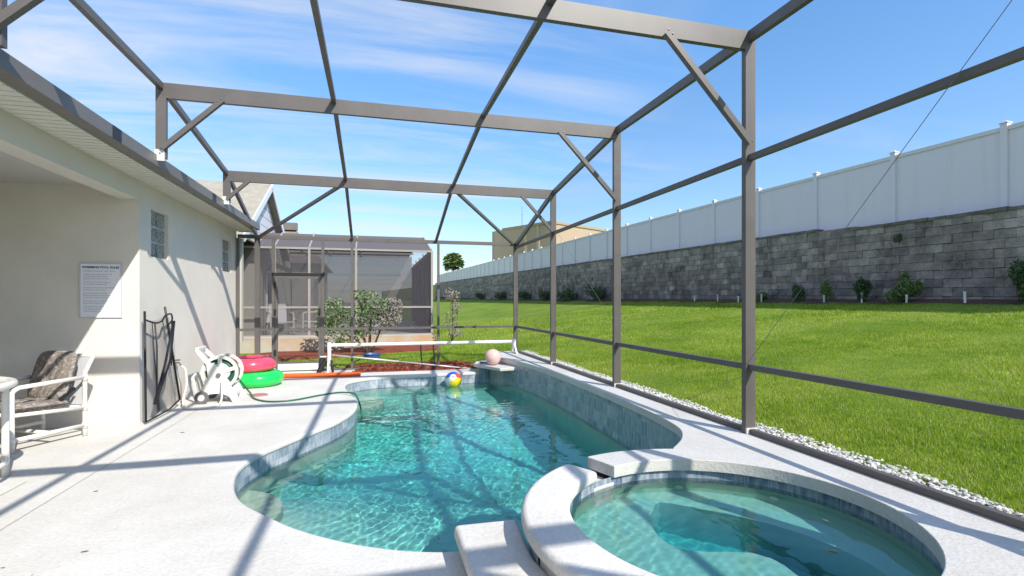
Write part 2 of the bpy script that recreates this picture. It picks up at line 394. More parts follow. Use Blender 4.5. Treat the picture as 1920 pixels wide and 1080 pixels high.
# ------------------------------------------------------------------ terrain
def g_height(X, Y):
    X = np.asarray(X, float); Y = np.asarray(Y, float)
    side = 0.26 + 0.128 * (X - 3.3) * (1 + 0.0045 * np.clip(Y - 8, -10, 200))
    side = np.where(X > 13.1, 3.2 + 0.018 * Y, side)
    flat = -0.03 + 0.008 * np.clip(Y - 12, 0, 40)
    t = np.clip((X - 0.9) / 2.6, 0, 1); t = t * t * (3 - 2 * t)
    z = flat * (1 - t) + side * t
    z = np.where((X < 3.3) & (Y < 11.6), -0.06, z)
    return z
xs = np.unique(np.r_[-400, -200, -100, -60, -40, np.arange(-30, -8, 2), -8.0, np.arange(-7, -3, 1), -3, np.arange(-2, 3.1, 0.5), 3.22, 3.3, np.arange(3.5, 13.0, 0.25), 13.05, 13.15, 14, 16, 20, 30, 50, 80, 120, 200, 400])
ys = np.unique(np.r_[-400, -200, -100, -50, -20, -10, -6.0, np.arange(-5, 11, 0.5), 10.98, 11.2, 11.62, np.arange(12, 30, 0.5), np.arange(30, 60, 2), 70, 90, 120, 160, 200, 300, 500, 900])
GX, GY = np.meshgrid(xs, ys); GZ = g_height(GX, GY)
wob = np.array([noise.noise(Vector((x * 0.45, y * 0.45, 3))) for x, y in zip(GX.ravel(), GY.ravel())]).reshape(GX.shape)
GZ = GZ + np.where((GX > 3.6) & (GX < 12.9), wob * 0.035, 0)
nx, ny = len(xs), len(ys); V = np.c_[GX.ravel(), GY.ravel(), GZ.ravel()]
F = []
for j in range(ny - 1):
    for i in range(nx - 1):
        cx_, cy_ = (xs[i] + xs[i + 1]) / 2, (ys[j] + ys[j + 1]) / 2
        if -8 < cx_ < 3.22 and -6 < cy_ < 10.98: continue
        F.append((j * nx + i, j * nx + i + 1, (j + 1) * nx + i + 1, (j + 1) * nx + i))
def ground_mat():
    m, n, l, p = new_mat('lawn_soil')
    g = n.new('ShaderNodeNewGeometry')
    a = n.new('ShaderNodeTexNoise'); a.inputs['Scale'].default_value = 0.55; a.inputs['Detail'].default_value = 8; a.inputs['Roughness'].default_value = 0.7
    b = n.new('ShaderNodeTexNoise'); b.inputs['Scale'].default_value = 22; b.inputs['Detail'].default_value = 6; b.inputs['Roughness'].default_value = 0.75
    l.new(g.outputs['Position'], a.inputs[0]); l.new(g.outputs['Position'], b.inputs[0])
    r = n.new('ShaderNodeValToRGB'); l.new(a.outputs[0], r.inputs[0])
    r.color_ramp.elements[0].position = 0.35; r.color_ramp.elements[0].color = (0.12, 0.21, 0.02, 1)
    r.color_ramp.elements[1].position = 0.68; r.color_ramp.elements[1].color = (0.25, 0.33, 0.05, 1)
    r2 = n.new('ShaderNodeMapRange'); r2.inputs[1].default_value = 0.3; r2.inputs[2].default_value = 0.7; r2.inputs[3].default_value = 0.55; r2.inputs[4].default_value = 1.25
    l.new(b.outputs[0], r2.inputs[0])
    x = n.new('ShaderNodeMixRGB'); x.blend_type = 'MULTIPLY'; x.inputs[0].default_value = 1
    l.new(r.outputs[0], x.inputs[1]); l.new(r2.outputs[0], x.inputs[2]); l.new(x.outputs[0], p.inputs['Base Color'])
    p.inputs['Roughness'].default_value = 0.9; p.inputs['Specular IOR Level'].default_value = 0.1
    bu = n.new('ShaderNodeBump'); bu.inputs['Strength'].default_value = 0.6; bu.inputs['Distance'].default_value = 0.05
    l.new(b.outputs[0], bu.inputs['Height']); l.new(bu.outputs[0], p.inputs['Normal'])
    return m
gr = fast_mesh('ground', V, np.array(F), ground_mat(), smooth=True); tag(gr, kind='structure')

# grass blades on the lawn
_gn = np.random.default_rng(3).random((64, 64))
def _vn(x, y):
    xi = np.floor(x).astype(int); yi = np.floor(y).astype(int); fx = x - xi; fy = y - yi; fx = fx * fx * (3 - 2 * fx); fy = fy * fy * (3 - 2 * fy)
    g = lambda a, b_: _gn[a % 64, b_ % 64]
    return (g(xi, yi) * (1 - fx) + g(xi + 1, yi) * fx) * (1 - fy) + (g(xi, yi + 1) * (1 - fx) + g(xi + 1, yi + 1) * fx) * fy
def patch(X, Y):
    v = 0.40 * _vn(X * 0.8, Y * 0.8) + 0.27 * _vn(X * 2.1 + 7, Y * 2.1) + 0.2 * _vn(X * 5.3, Y * 5.3 + 3) + 0.13 * _vn(X * 13, Y * 13)
    return np.clip((v - 0.5) * 2.3 + 0.5, 0, 1)
def grass(name, boxes, label):
    vs = []; cols = []
    for (x0, x1, y0, y1, dens, hh, ww) in boxes:
        n = int((x1 - x0) * (y1 - y0) * dens)
        X = rng.uniform(x0, x1, n); Y = rng.uniform(y0, y1, n)
        Z = g_height(X, Y)
        h = hh * rng.uniform(0.55, 1.25, n); w = ww * rng.uniform(0.6, 1.3, n)
        az = rng.uniform(0, 2 * np.pi, n); lean = rng.uniform(0.15, 0.95, n) * h; la = rng.uniform(0, 2 * np.pi, n)
        dx_, dy_ = np.cos(az) * w / 2, np.sin(az) * w / 2
        A = np.c_[X - dx_, Y - dy_, Z - 0.01]; B = np.c_[X + dx_, Y + dy_, Z - 0.01]; C = np.c_[X + np.cos(la) * lean, Y + np.sin(la) * lean, Z + h]
        vs.append(np.stack([A, B, C], 1).reshape(-1, 3))
        pat = patch(X, Y)
        keep_ = rng.random(n) > 0.45 * (pat < 0.28)
        h = np.where(keep_, h, h * 0.3) * (0.75 + 0.5 * patch(X * 2.3 + 9, Y * 2.3))
        C[:, 2] = Z + h
        vs[-1] = np.stack([A, B, C], 1).reshape(-1, 3)
        pat = np.clip(0.75 * pat + 0.25 * rng.random(n), 0, 1)
        dry = (rng.random(n) < 0.05 + 0.30 * pat ** 2)[:, None]
        c = np.where(dry, np.array([[0.55, 0.52, 0.24]]), np.array([[0.145, 0.27, 0.014]]) * (0.7 + 0.8 * rng.random((n, 1))) + pat[:, None] * np.array([[0.26, 0.25, 0.03]]))
        cols.append(np.repeat(c, 3, 0))
    vs = np.concatenate(vs); cols = np.concatenate(cols)
    o = fast_mesh(name, vs, np.arange(len(vs)).reshape(-1, 3), tint_mat(name + '_blades', (1, 1, 1), 0.6, 0.35, 0.2), vcol=cols)
    tag(o, label, 'grass', kind='stuff'); return o
grass('lawn_grass', [(3.42, 6.2, 1.0, 6.0, 13000, 0.028, 0.0062), (6.2, 9.5, 2.0, 8.0, 6000, 0.030, 0.0075), (3.42, 6.2, 6.0, 11.0, 7000, 0.030, 0.0068),
    (9.5, 12.2, 5.0, 14, 1500, 0.038, 0.012), (6.2, 9.5, 8.0, 14.0, 1900, 0.038, 0.011), (3.4, 6.2, 11, 16, 2000, 0.038, 0.011),
    (6.2, 12.2, 14, 22, 600, 0.045, 0.018), (2.4, 6.2, 16, 24, 600, 0.05, 0.018)], 'sunlit green lawn sloping up from the pool cage to the block wall')
grass('strip_grass', [(-3.4, 2.8, 12.35, 14.9, 1300, 0.05, 0.012), (1.9, 3.4, 11.9, 16, 1300, 0.05, 0.012)], 'rough grass strip between the two pool cages')

# ------------------------------------------------------------------ decks
bm_left = [(-8.0, -4.0), (1.2, -4.0), (1.2, 1.35), (0.9, 2.0), (0.8, 2.6), (0.8, 2.96)]
poly = bm_left + list(left_edge) + [(2.30, 10.60), (2.30, 10.98), (-0.38, 10.98), (-0.38, 11.62), (-8.0, 11.62)]
b = MB(); b.prism(poly, -0.065, 0.0)
deck = b.build('deck', M['deck'], bevel=0.028, seg=4); tag(deck, kind='structure')
# fill below the deck so its far edge is not hollow
b = MB(); b.box(-8, -0.40, 11.5, 11.6, -0.5, -0.066); b.box(-0.40, 2.3, 10.86, 10.96, -0.5, -0.066); b.build('deck_footing', M['conc'])['kind'] = 'structure'
# raised deck
rpoly = [(2.30, -4.0), (XR + 0.10, -4.0), (XR + 0.10, 11.62), (2.62, 11.62), (2.50, 11.2), (2.44, 10.98)] + list(reversed(right_edge)) + arc(72.5, 109.5, 1.175, 14) + arc(109.5, -75, 0.90, 60)
b = MB(); b.prism(rpoly, RZ - 0.085, RZ)
rd = b.build('raised_deck', M['deck'], bevel=0.032, seg=4); tag(rd, kind='structure')
b = MB(); b.box(XR + 0.02, XR + 0.09, -4, 11.6, -0.3, RZ - 0.086); b.box(2.66, XR + 0.02, 11.5, 11.6, -0.3, RZ - 0.086); b.box(2.58, 2.66, 10.6, 11.6, -0.3, RZ - 0.086)
b.build('deck_retaining_edge', M['conc'])['kind'] = 'structure'

# ------------------------------------------------------------------ swimming pool
pool = empty('swimming_pool', (0.8, 6.5, WZ), label='freeform swimming pool with turquoise water and blue tiled raised wall', cat='swimming pool')
def keep(o, p):
    o.parent = p; o.matrix_parent_inverse = Matrix.Translation(-Vector(p.location)) ; return o
spa_out = arc(72.5, 180, 1.13, 30)
step_front = [(0.80, 2.93), (0.50, 2.93)]
wl_left = offset_loop(left_edge, 0.015)           # travel along edge, pool lies on the right hand
wl_right = offset_loop(right_edge, -0.015)          # spa -> far, pool on the left hand
depth = lambda x, y: -1.35 - 0.35 * math.exp(-((y - 6.8) / 2.2) ** 2)
keep(wall_strip('tile_band', wl_left, -0.36, -0.06, M['tile'], None), pool)
keep(wall_strip('raised_tile_wall', wl_right + [(2.30, 10.40), (2.10, 10.385)], -0.40, RZ - 0.083, M['tile'], None), pool)
keep(wall_strip('spa_tile_wall', arc(180, 72.5, 1.135, 40), -0.40, RZ - 0.083, M['tile'], None), pool)
loop = wl_left + [(2.30, 10.40)] + list(reversed(wl_right)) + arc(72.5, 160, 1.135, 30) + [(0.80, 2.93), (0.48, 2.93)]
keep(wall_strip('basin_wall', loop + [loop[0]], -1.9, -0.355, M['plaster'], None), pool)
# floor as a height field
hx = np.arange(-1.4, 3.1, 0.1); hy_ = np.arange(2.6, 10.8, 0.1); HX, HY = np.meshgrid(hx, hy_)
HZ = -1.25 - 0.40 * np.exp(-((HY - 6.9) / 1.9) ** 2) + 0.15 * np.clip((HY - 8) / 2.5, 0, 1)
HZ = HZ + 0.74 * np.exp(-((HX + 1.0) ** 2 + (HY - 4.7) ** 2) / 1.1)
nxx, nyy = len(hx), len(hy_)
FF = np.array([(j * nxx + i, j * nxx + i + 1, (j + 1) * nxx + i + 1, (j + 1) * nxx + i) for j in range(nyy - 1) for i in range(nxx - 1)])
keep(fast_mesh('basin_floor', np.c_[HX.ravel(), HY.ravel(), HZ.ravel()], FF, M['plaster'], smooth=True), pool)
# entry steps in the near left lobe and a swim-out bench by the hose
def disc_step(cx_, cy_, r, z, name='entry_step', sy=1.0):
    n = 48; pts = [(cx_ + r * math.cos(2 * math.pi * k / n), cy_ + r * sy * math.sin(2 * math.pi * k / n)) for k in range(n)]
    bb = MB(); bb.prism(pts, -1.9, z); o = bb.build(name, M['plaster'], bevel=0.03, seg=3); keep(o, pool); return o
disc_step(-1.30, 4.72, 0.55, WZ - 0.24)
disc_step(-0.45, 9.3, 0.62, WZ - 0.38, 'swim_out_bench')
# blue tile marker line on the deep floor slope
mk = MB(); mk.prism([(2.0, 10.50), (2.36, 9.66), (2.80, 9.70), (2.66, 10.95), (2.15, 10.97)], 0.10, 0.17)
keep(mk.build('corner_ledge', M['deck'], bevel=0.02, seg=3), pool)
mk = MB(); mk.prism([(2.30, 10.45), (2.50, 10.0), (2.72, 9.95), (2.62, 10.9), (2.34, 10.93)], -0.45, 0.099)
keep(mk.build('corner_block', mat('blue_grey_tile', (0.36, 0.40, 0.43), 0.4, 0, 0.25, 12), bevel=0.004), pool)
# step slab between deck and spa
b = MB(); b.prism([(0.45, 0.9), (1.35, 0.9), (1.02, 1.55), (0.86, 2.0), (0.79, 2.5), (0.83, 2.98), (0.45, 2.99)], 0.065, 0.15)
keep(b.build('step_slab', M['deck'], bevel=0.03, seg=4), pool)
b = MB(); b.prism([(0.49, 0.95), (1.30, 0.95), (1.0, 1.6), (0.84, 2.0), (0.78, 2.5), (0.81, 2.94), (0.49, 2.945)], -0.40, 0.064)
keep(b.build('step_riser', M['deck']), pool)

# ------------------------------------------------------------------ hot tub
spa = empty('hot_tub', (SPA[0], SPA[1], SZ), label='round raised hot tub with white coping in the near right corner', cat='hot tub')
ring = arc(119.8, 286, 1.175, 60) + list(reversed(arc(119.8, 286, 0.90, 60)))
b = MB(); b.prism(ring, RZ - 0.085, RZ); keep(b.build('coping', M['deck'], bevel=0.034, seg=4), spa)
keep(wall_strip('outer_wall', arc(180, 286, 1.125, 40), -0.05, RZ - 0.084, M['deck'], None), spa)
b = MB(); b.prism(arc(108.0, 121, 1.16, 5) + list(reversed(arc(108.0, 121, 0.925, 5))), -0.2, SZ + 0.022); keep(b.build('spillway', M['deck'], bevel=0.006), spa)
keep(wall_strip('tile_band', arc(0, 360, 0.93, 72), SZ - 0.085, RZ - 0.083, M['tile_spa'], None), spa)
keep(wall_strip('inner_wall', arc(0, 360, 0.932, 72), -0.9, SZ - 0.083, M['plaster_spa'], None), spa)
def refr(x, y, zb):
    th = math.atan(259 / 963); s_, c_ = math.sin(th), math.cos(th)
    d = (1.45 - SZ) * 963 / (y - 566); l_ = (x - 960) / 963 * d
    X, Y = l_ * c_ + d * s_, -l_ * s_ + d * c_
    hz = math.hypot(X, Y); si = hz / math.hypot(hz, 1.45 - SZ) / 1.333; t = si / math.sqrt(1 - si * si) * (SZ - zb)
    return (X + X / hz * t, Y + Y / hz * t)
BZ = -0.13
well = [(1.93, 3.20), (1.775, 3.04), (1.68, 2.86), (1.66, 2.72), (1.70, 2.60), (1.80, 2.53), (1.93, 2.49), (2.06, 2.44), (2.13, 2.33), (2.12, 2.18), (2.08, 2.0), (2.14, 1.86), (2.30, 1.80), (2.47, 1.90), (2.56, 2.08), (2.57, 2.28), (2.53, 2.48), (2.45, 2.66), (2.32, 2.84), (2.14, 3.02)]
well = [(p.x, p.y) for p in spline([(x, y, 0) for x, y in well], 3, True)]
# bench = disc with the well cut out, floor below
n = 90; outer = [(SPA[0] + 0.935 * math.cos(2 * math.pi * k / n), SPA[1] + 0.935 * math.sin(2 * math.pi * k / n)) for k in range(n)]
bmm = bmesh.new()
ov = [bmm.verts.new((x, y, BZ)) for x, y in outer]; wv = [bmm.verts.new((x, y, BZ)) for x, y in well]
es = [bmm.edges.new((ov[i], ov[(i + 1) % n])) for i in range(n)] + [bmm.edges.new((wv[i], wv[(i + 1) % len(wv)])) for i in range(len(wv))]
bmesh.ops.triangle_fill(bmm, use_beauty=True, use_dissolve=False, edges=es)
for f in list(bmm.faces):
    c0 = f.calc_center_median()
    if inside(well, np.array([c0.x]), np.array([c0.y]))[0]: bmm.faces.remove(f)
me = bpy.data.meshes.new('bench'); bmesh.ops.recalc_face_normals(bmm, faces=bmm.faces); bmm.to_mesh(me); bmm.free()
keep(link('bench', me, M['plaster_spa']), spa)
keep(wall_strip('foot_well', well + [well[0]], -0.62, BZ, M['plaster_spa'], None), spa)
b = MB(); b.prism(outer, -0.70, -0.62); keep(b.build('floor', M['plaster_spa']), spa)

# ------------------------------------------------------------------ water sheets (real ripples)
def water(name, poly, z, x0, x1, y0, y1, step, amp, seed, m, fine=1.0):
    X1 = np.arange(x0, x1, step); Y1 = np.arange(y0, y1, step); X, Y = np.meshgrid(X1, Y1)
    H = np.zeros_like(X); r_ = np.random.default_rng(seed)
    wx = X + 0.10 * np.sin(1.9 * Y + 0.7) + 0.05 * np.sin(5.3 * Y + 2 * X); wy = Y + 0.10 * np.sin(1.6 * X + 1.3) + 0.05 * np.sin(4.7 * X - 1.5 * Y)
    for k in range(34):
        lam = 0.055 * (1.085 ** k) / fine
        a = r_.uniform(0, 2 * np.pi); kk = 2 * np.pi / lam
        H += lam ** 0.62 * np.sin(kk * (wx * np.cos(a) + wy * np.sin(a)) + r_.uniform(0, 6.28))
    H *= amp / H.std()
    env = 0.65 + 0.35 * np.sin(1.1 * X + 0.8 * Y) * np.sin(0.9 * Y - 0.5 * X + 1)
    H *= env
    ins = inside(poly, X, Y)
    nx_, ny_ = len(X1), len(Y1); idx = np.arange(nx_ * ny_).reshape(ny_, nx_)
    q = ins[:-1, :-1] | ins[1:, :-1] | ins[:-1, 1:] | ins[1:, 1:]
    fa = np.stack([idx[:-1, :-1][q], idx[:-1, 1:][q], idx[1:, 1:][q], idx[1:, :-1][q]], 1)
    used = np.unique(fa); remap = np.full(nx_ * ny_, -1); remap[used] = np.arange(len(used))
    v = np.c_[X.ravel(), Y.ravel(), (z + H).ravel()][used]
    o = fast_mesh(name, v, remap[fa], m, smooth=True); o.cycles.is_caustics_caster = True
    tag(o, kind='structure'); return o
wpoly = offset_loop(wl_left, 0.03) + [(2.33, 10.45)] + list(reversed(offset_loop(wl_right, -0.03))) + arc(72.5, 160, 1.11, 30) + [(0.80, 2.90), (0.48, 2.90)]
water('water', wpoly, WZ, -1.4, 3.1, 2.7, 10.7, 0.018, 0.0012, 5, M['water'])
water('spa_water', outer, SZ, 0.9, 3.0, 1.4, 3.5, 0.014, 0.0013, 9, M['water_spa'], 1.3)
for o in list(COL.objects):
    if o.type == 'MESH' and o.parent in (pool, spa): o.cycles.is_caustics_receiver = True
    if o.name in ('raised_deck', 'deck'): o.cycles.is_caustics_receiver = True

# ------------------------------------------------------------------ our screen cage
cage = empty('pool_cage', (0.5, 5, 0), label='bronze aluminium pool screen enclosure standing over the pool and deck', cat='pool enclosure')
def cp(mb, name, m='frame', **k): return keep(mb.build(name, M[m], **k), cage)
XL = -2.22; XP1 = -0.45; XP2 = 1.33
def roofz(y): return ZTOP if y <= YF[4] else (ZTOP + (ZC - ZTOP) * (y - YF[4]) / (YF[5] - YF[4]) if y <= YF[5] else ZC + (ZD - ZC) * (y - YF[5]) / (YD - YF[5]))
BH = 0.165
for y in YF:
    zt = roofz(y)
    b = MB(); b.box(XL - 0.05, XR + 0.05, y - 0.025, y + 0.025, zt - BH, zt); cp(b, 'roof_beam')
    b = MB(); b.box(XR - 0.05, XR + 0.05, y - 0.026, y + 0.026, RZ, zt - BH - 0.001); cp(b, 'post')
    b = MB(); b.box(XR - 0.052, XR + 0.052, y - 0.045, y - 0.027, RZ, RZ + 0.05); cp(b, 'post_bracket', 'pvc')
    b = MB(); b.box(XL - 0.05, XL + 0.05, y - 0.026, y + 0.026, 3.0, zt - BH - 0.001); cp(b, 'riser')
    b = MB(); b.box(XL - 0.052, XL + 0.04, y - 0.045, y - 0.028, 2.97, 3.09); cp(b, 'riser_bracket', 'pvc')
    b = MB(); b.bar((XR - 0.85 if y < 8 else XR - 0.62, y - 0.032, zt - BH - 0.01), (XR - 0.045, y - 0.032, zt - BH - (0.80 if y < 8 else 0.58)), 0.012, 0.052, (0, 1, 0)); 
    # brace: 5 cm square tube on the near face
    b = MB(); k_ = 0.85 if y < 8 else 0.62
    b.bar((XR - k_, y - 0.052, zt - BH + 0.02), (XR - 0.03, y - 0.052, zt - BH - k_ + 0.02), 0.05, 0.05, (0, 1, 0)); cp(b, 'knee_brace')
    k_ = 0.58 if y < 8 else 0.30
    b = MB(); b.bar((XL + k_ + 0.03, y - 0.052, zt - BH + 0.02), (XL + 0.02, y - 0.052, zt - BH - k_ + 0.02), 0.05, 0.05, (0, 1, 0)); cp(b, 'knee_brace')
    if 3 < y < 7:
        for (sx, sz) in ((XR - 0.84, zt - BH + 0.035), (XR - 0.80, zt - BH + 0.005), (XR - 0.02, zt - BH - 0.82), (XL + 0.60, zt - BH + 0.03), (XL + 0.56, zt - BH + 0.0), (XL + 0.03, zt - BH - 0.55)):
            b = MB(); b.lathe([(0, -0.006), (0.008, -0.005), (0.009, 0.0), (0, 0.0)], (sx, y - 0.0775, sz), 8, 'y'); cp(b, 'screw', 'gutter')
        for (sx, sz) in ((XL - 0.02, zt - 0.12), (XL + 0.02, zt - 0.12), (XL - 0.0, 3.05), (XR - 0.03, RZ + 0.03)):
            b = MB(); b.lathe([(0, -0.006), (0.008, -0.005), (0.009, 0.0), (0, 0.0)], (sx, y - (0.026 if sz > 3.2 else 0.046), sz), 8, 'y'); cp(b, 'screw', 'gutter')
segs = list(zip(YF[:-1], YF[1:])) + [(YF[5], YD)]
for (ya, yb) in segs:
    e0, e1 = ya + 0.026, (yb - 0.026)
    za, zb = roofz(ya), roofz(yb)
    for x in (XP1, XP2):
        b = MB(); b.bar((x, e0, za - 0.03), (x, e1, zb - 0.03), 0.05, 0.052); cp(b, 'purlin')
    b = MB(); b.bar((XR, e0, za - 0.05), (XR, e1, zb - 0.05), 0.05, 0.09); cp(b, 'eave_rail')
    b = MB(); xa = XL; xb = XL if yb < YD else -2.30
    b.bar((xa, e0, za - 0.04), (xb, e1, zb - 0.04), 0.05, 0.07); cp(b, 'eave_rail')
    b = MB(); b.box(XR - 0.025, XR + 0.025, e0, e1, 2.685, 2.735); cp(b, 'wall_rail')
    b = MB(); b.box(XR - 0.025, XR + 0.025, e0, e1, 0.855, 0.905); cp(b, 'chair_rail')
    b = MB(); b.box(XR - 0.025, XR + 0.025, e0, e1, RZ + 0.001, RZ + 0.045); cp(b, 'base_rail')
    # screens
    def quad(name, pts, m):
        me = bpy.data.meshes.new(name); me.from_pydata(pts, [], [(0, 1, 2, 3)]); o = link(name, me, m); keep(o, cage)
    quad('screen_panel', [(XR + 0.01, e0, RZ + 0.04), (XR + 0.01, e1, RZ + 0.04), (XR + 0.01, e1, zb - 0.06), (XR + 0.01, e0, za - 0.06)], M['screen'])
# diagonal braces of the last roof bay
b = MB(); b.bar((XP1 - 0.03, YF[5] + 0.03, ZC - 0.09), (-2.27, YD - 0.03, ZD - 0.05), 0.05, 0.05); cp(b, 'roof_brace')
b = MB(); b.bar((XP2 + 0.03, YF[5] + 0.03, ZC - 0.09), (XR - 0.05, YD - 0.03, ZD - 0.05), 0.05, 0.05); cp(b, 'roof_brace')
# far wall
b = MB(); b.box(-2.66, XR + 0.05, YD - 0.026, YD + 0.026, ZD - 0.075, ZD); cp(b, 'far_header')
for x, w in ((-2.66, 0.05), (-2.30, 0.10), (-2.0, 0.055), (-1.04, 0.055), (-0.45, 0.05), (1.39, 0.05)):
    b = MB(); b.box(x - w / 2, x + w / 2, YD - 0.026, YD + 0.026, 0.001 if x < -0.9 else -0.03, ZD - 0.076); cp(b, 'far_post')
b = MB(); b.box(XR - 0.05, XR + 0.05, YD - 0.026, YD + 0.026, RZ, ZD - 0.076); cp(b, 'corner_post')
for xa, xb in ((-2.635, -2.351), (-2.249, -2.028), (-1.012, -0.476), (-0.424, 1.364), (1.416, XR - 0.051)):
    b = MB(); b.box(xa, xb, YD - 0.024, YD + 0.024, 0.855, 0.905); cp(b, 'chair_rail')
    if xa > -2.3 and xa < 1.4 and xa > -1.1 or xa > 1.4:
        b = MB(); b.box(xa, xb, YD - 0.023, YD + 0.023, 0.0 if xa < 1.4 else 0.0, 0.04); cp(b, 'base_rail')
    quad('screen_panel', [(xa, YD + 0.01, 0.02), (xb, YD + 0.01, 0.02), (xb, YD + 0.01, ZD - 0.08), (xa, YD + 0.01, ZD - 0.08)], M['screen'])
quad('screen_panel', [(-2.0, YD + 0.01, 2.06), (-1.04, YD + 0.01, 2.06), (-1.04, YD + 0.01, ZD - 0.08), (-2.0, YD + 0.01, ZD - 0.08)], M['screen'])
# screen door
door = keep(MB_door := (lambda: (lambda q: (q.box(-1.965, -1.915, YD - 0.02, YD + 0.02, 0.03, 1.985), q.box(-1.125, -1.075, YD - 0.02, YD + 0.02, 0.03, 1.985), q.box(-1.915, -1.125, YD - 0.019, YD + 0.019, 1.935, 1.985),
    q.box(-1.915, -1.125, YD - 0.019, YD + 0.019, 0.84, 0.90), q.box(-1.915, -1.125, YD - 0.019, YD + 0.019, 0.17, 0.21), q.build('screen_door', M['frame']))[-1])(MB()))(), cage)
def sub(mb, name, m, par, **k):
    o = mb.build(name, m, **k); o.parent = par; o.matrix_parent_inverse = par.matrix_parent_inverse @ Matrix.Identity(4)
    return o
q = MB(); q.box(-2.03, -1.01, YD - 0.028, YD + 0.028, 1.99, 2.05); cp(q, 'door_header', 'dark')
def dsub(mb, name, m):
    o = mb.build(name, m); o.parent = door; o.matrix_parent_inverse = Matrix.Identity(4); return o
q = MB(); q.box(-1.914, -1.126, YD - 0.012, YD + 0.012, 0.03, 0.169); dsub(q, 'kick_plate', M['vinyl'])
q = MB(); q.box(-1.112, -1.085, YD - 0.06, YD - 0.021, 1.17, 1.32); q.tube([(-1.10, YD - 0.06, 1.28), (-1.10, YD - 0.09, 1.26), (-1.10, YD - 0.09, 1.18), (-1.10, YD - 0.06, 1.17)], 0.008, 8); dsub(q, 'handle', M['dark'])
for z in (0.4, 1.24, 1.8):
    q = MB(); q.box(-1.985, -1.945, YD - 0.045, YD - 0.021, z - 0.06, z + 0.06); dsub(q, 'hinge', M['dark'])
me = bpy.data.meshes.new('mesh_panel'); me.from_pydata([(-1.915, YD, 0.21), (-1.125, YD, 0.21), (-1.125, YD, 1.935), (-1.915, YD, 1.935)], [], [(0, 1, 2, 3)])
o = link('mesh_panel', me, M['screen'], door)
# wind-bracing cables on the right wall
for p0, p1 in (((XR - 0.04, 3.80, 0.90), (XR - 0.04, 1.30, 3.60)), ((XR - 0.04, 6.34, 1.15), (XR - 0.04, 8.90, 2.9)), ((XR - 0.04, 3.84, 0.80), (XR - 0.04, 4.9, 0.33))):
    b = MB(); b.tube([p0, p1], 0.0022, 6); cp(b, 'bracing_cable', 'gutter')

# ------------------------------------------------------------------ our house
house = empty('house', (-5, 5, 0), label='cream stucco house with covered porch along the left side of the pool', cat='house')
def hp(mb, name, m, **k): return keep(mb.build(name, M[m] if isinstance(m, str) else m, **k), house)
HX_ = -2.70; HY0 = 7.07; HY1 = 11.55; HZ_ = 2.91
# side wall with two window openings
w1 = (7.40, 7.96, 2.02, 2.62); w2 = (10.55, 11.12, 2.02, 2.62)
b = MB()
T = 0.2
b.box(HX_ - T, HX_, HY0, w1[0], 0, HZ_); b.box(HX_ - T, HX_, w1[1], w2[0], 0, HZ_); b.box(HX_ - T, HX_, w2[1], HY1, 0, HZ_)
for w in (w1, w2):
    b.box(HX_ - T, HX_, w[0], w[1], 0, w[2]); b.box(HX_ - T, HX_, w[0], w[1], w[3], HZ_)
hp(b, 'side_wall', 'stucco')
b = MB(); b.box(-8.0, HX_ - T - 0.001, HY0, HY0 + 0.2, 0, HZ_); hp(b, 'porch_end_wall', 'stucco')
b = MB(); b.box(-2.91, HX_, -3.5, HY0 - 0.001, 2.668, HZ_); hp(b, 'porch_header', 'stucco_trim')
b = MB(); b.box(-2.91, HX_, -3.8, -3.501, 0, HZ_); hp(b, 'porch_pillar', 'stucco')
b = MB(); b.box(-7.0, -6.8, -3.8, HY0 - 0.001, 0, HZ_); hp(b, 'porch_back_wall', 'stucco')
b = MB(); b.box(-8.0, -2.912, -3.8, HY0 - 0.001, 2.80, 2.90); hp(b, 'porch_ceiling', 'ceil')
b = MB(); b.box(-8.0, -7.9, HY0, HY1, 0, HZ_); b.box(-7.9, HX_ - T, HY1 - 0.2, HY1, 0, HZ_); hp(b, 'rear_wall', 'stucco')
# soffit, ribbed
b = MB(); b.box(-2.699, -2.372, -4.2, 11.75, HZ_ - 0.012, HZ_ + 0.02)
for i in range(160): 
    y = -4.2 + i * 0.1; b.box(-2.695, -2.374, y, y + 0.012, HZ_ - 0.017, HZ_ - 0.0125)
hp(b, 'soffit', mat('ribbed_soffit', (0.66, 0.64, 0.57), 0.6, 0, 0.05, 4))
b = MB(); b.prism([(-2.37, -4.3), (-2.25, -4.3), (-2.25, 11.49), (-2.37, 11.49)], HZ_, HZ_ + 0.125); hp(b, 'gutter', 'gutter', bevel=0.006)
# dark sealant laps on the gutter face
for y in (3.55, 5.35, 8.3):
    b = MB(); b.box(-2.2495, -2.2455, y, y + 0.16, HZ_ + 0.004, HZ_ + 0.12); hp(b, 'gutter_lap', 'dark')
# roof
b = MB(); v = [(-2.37, -4.3, 3.0), (-2.37, 11.9, 3.0), (-6.2, 8.0, 4.55), (-6.2, -4.3, 4.55), (-8.4, 11.9, 3.0), (-8.4, -4.3, 3.0)]
b.add(v, [(0, 1, 2, 3), (1, 4, 2), (2, 4, 5, 3)]); hp(b, 'roof', 'roof_shingle')
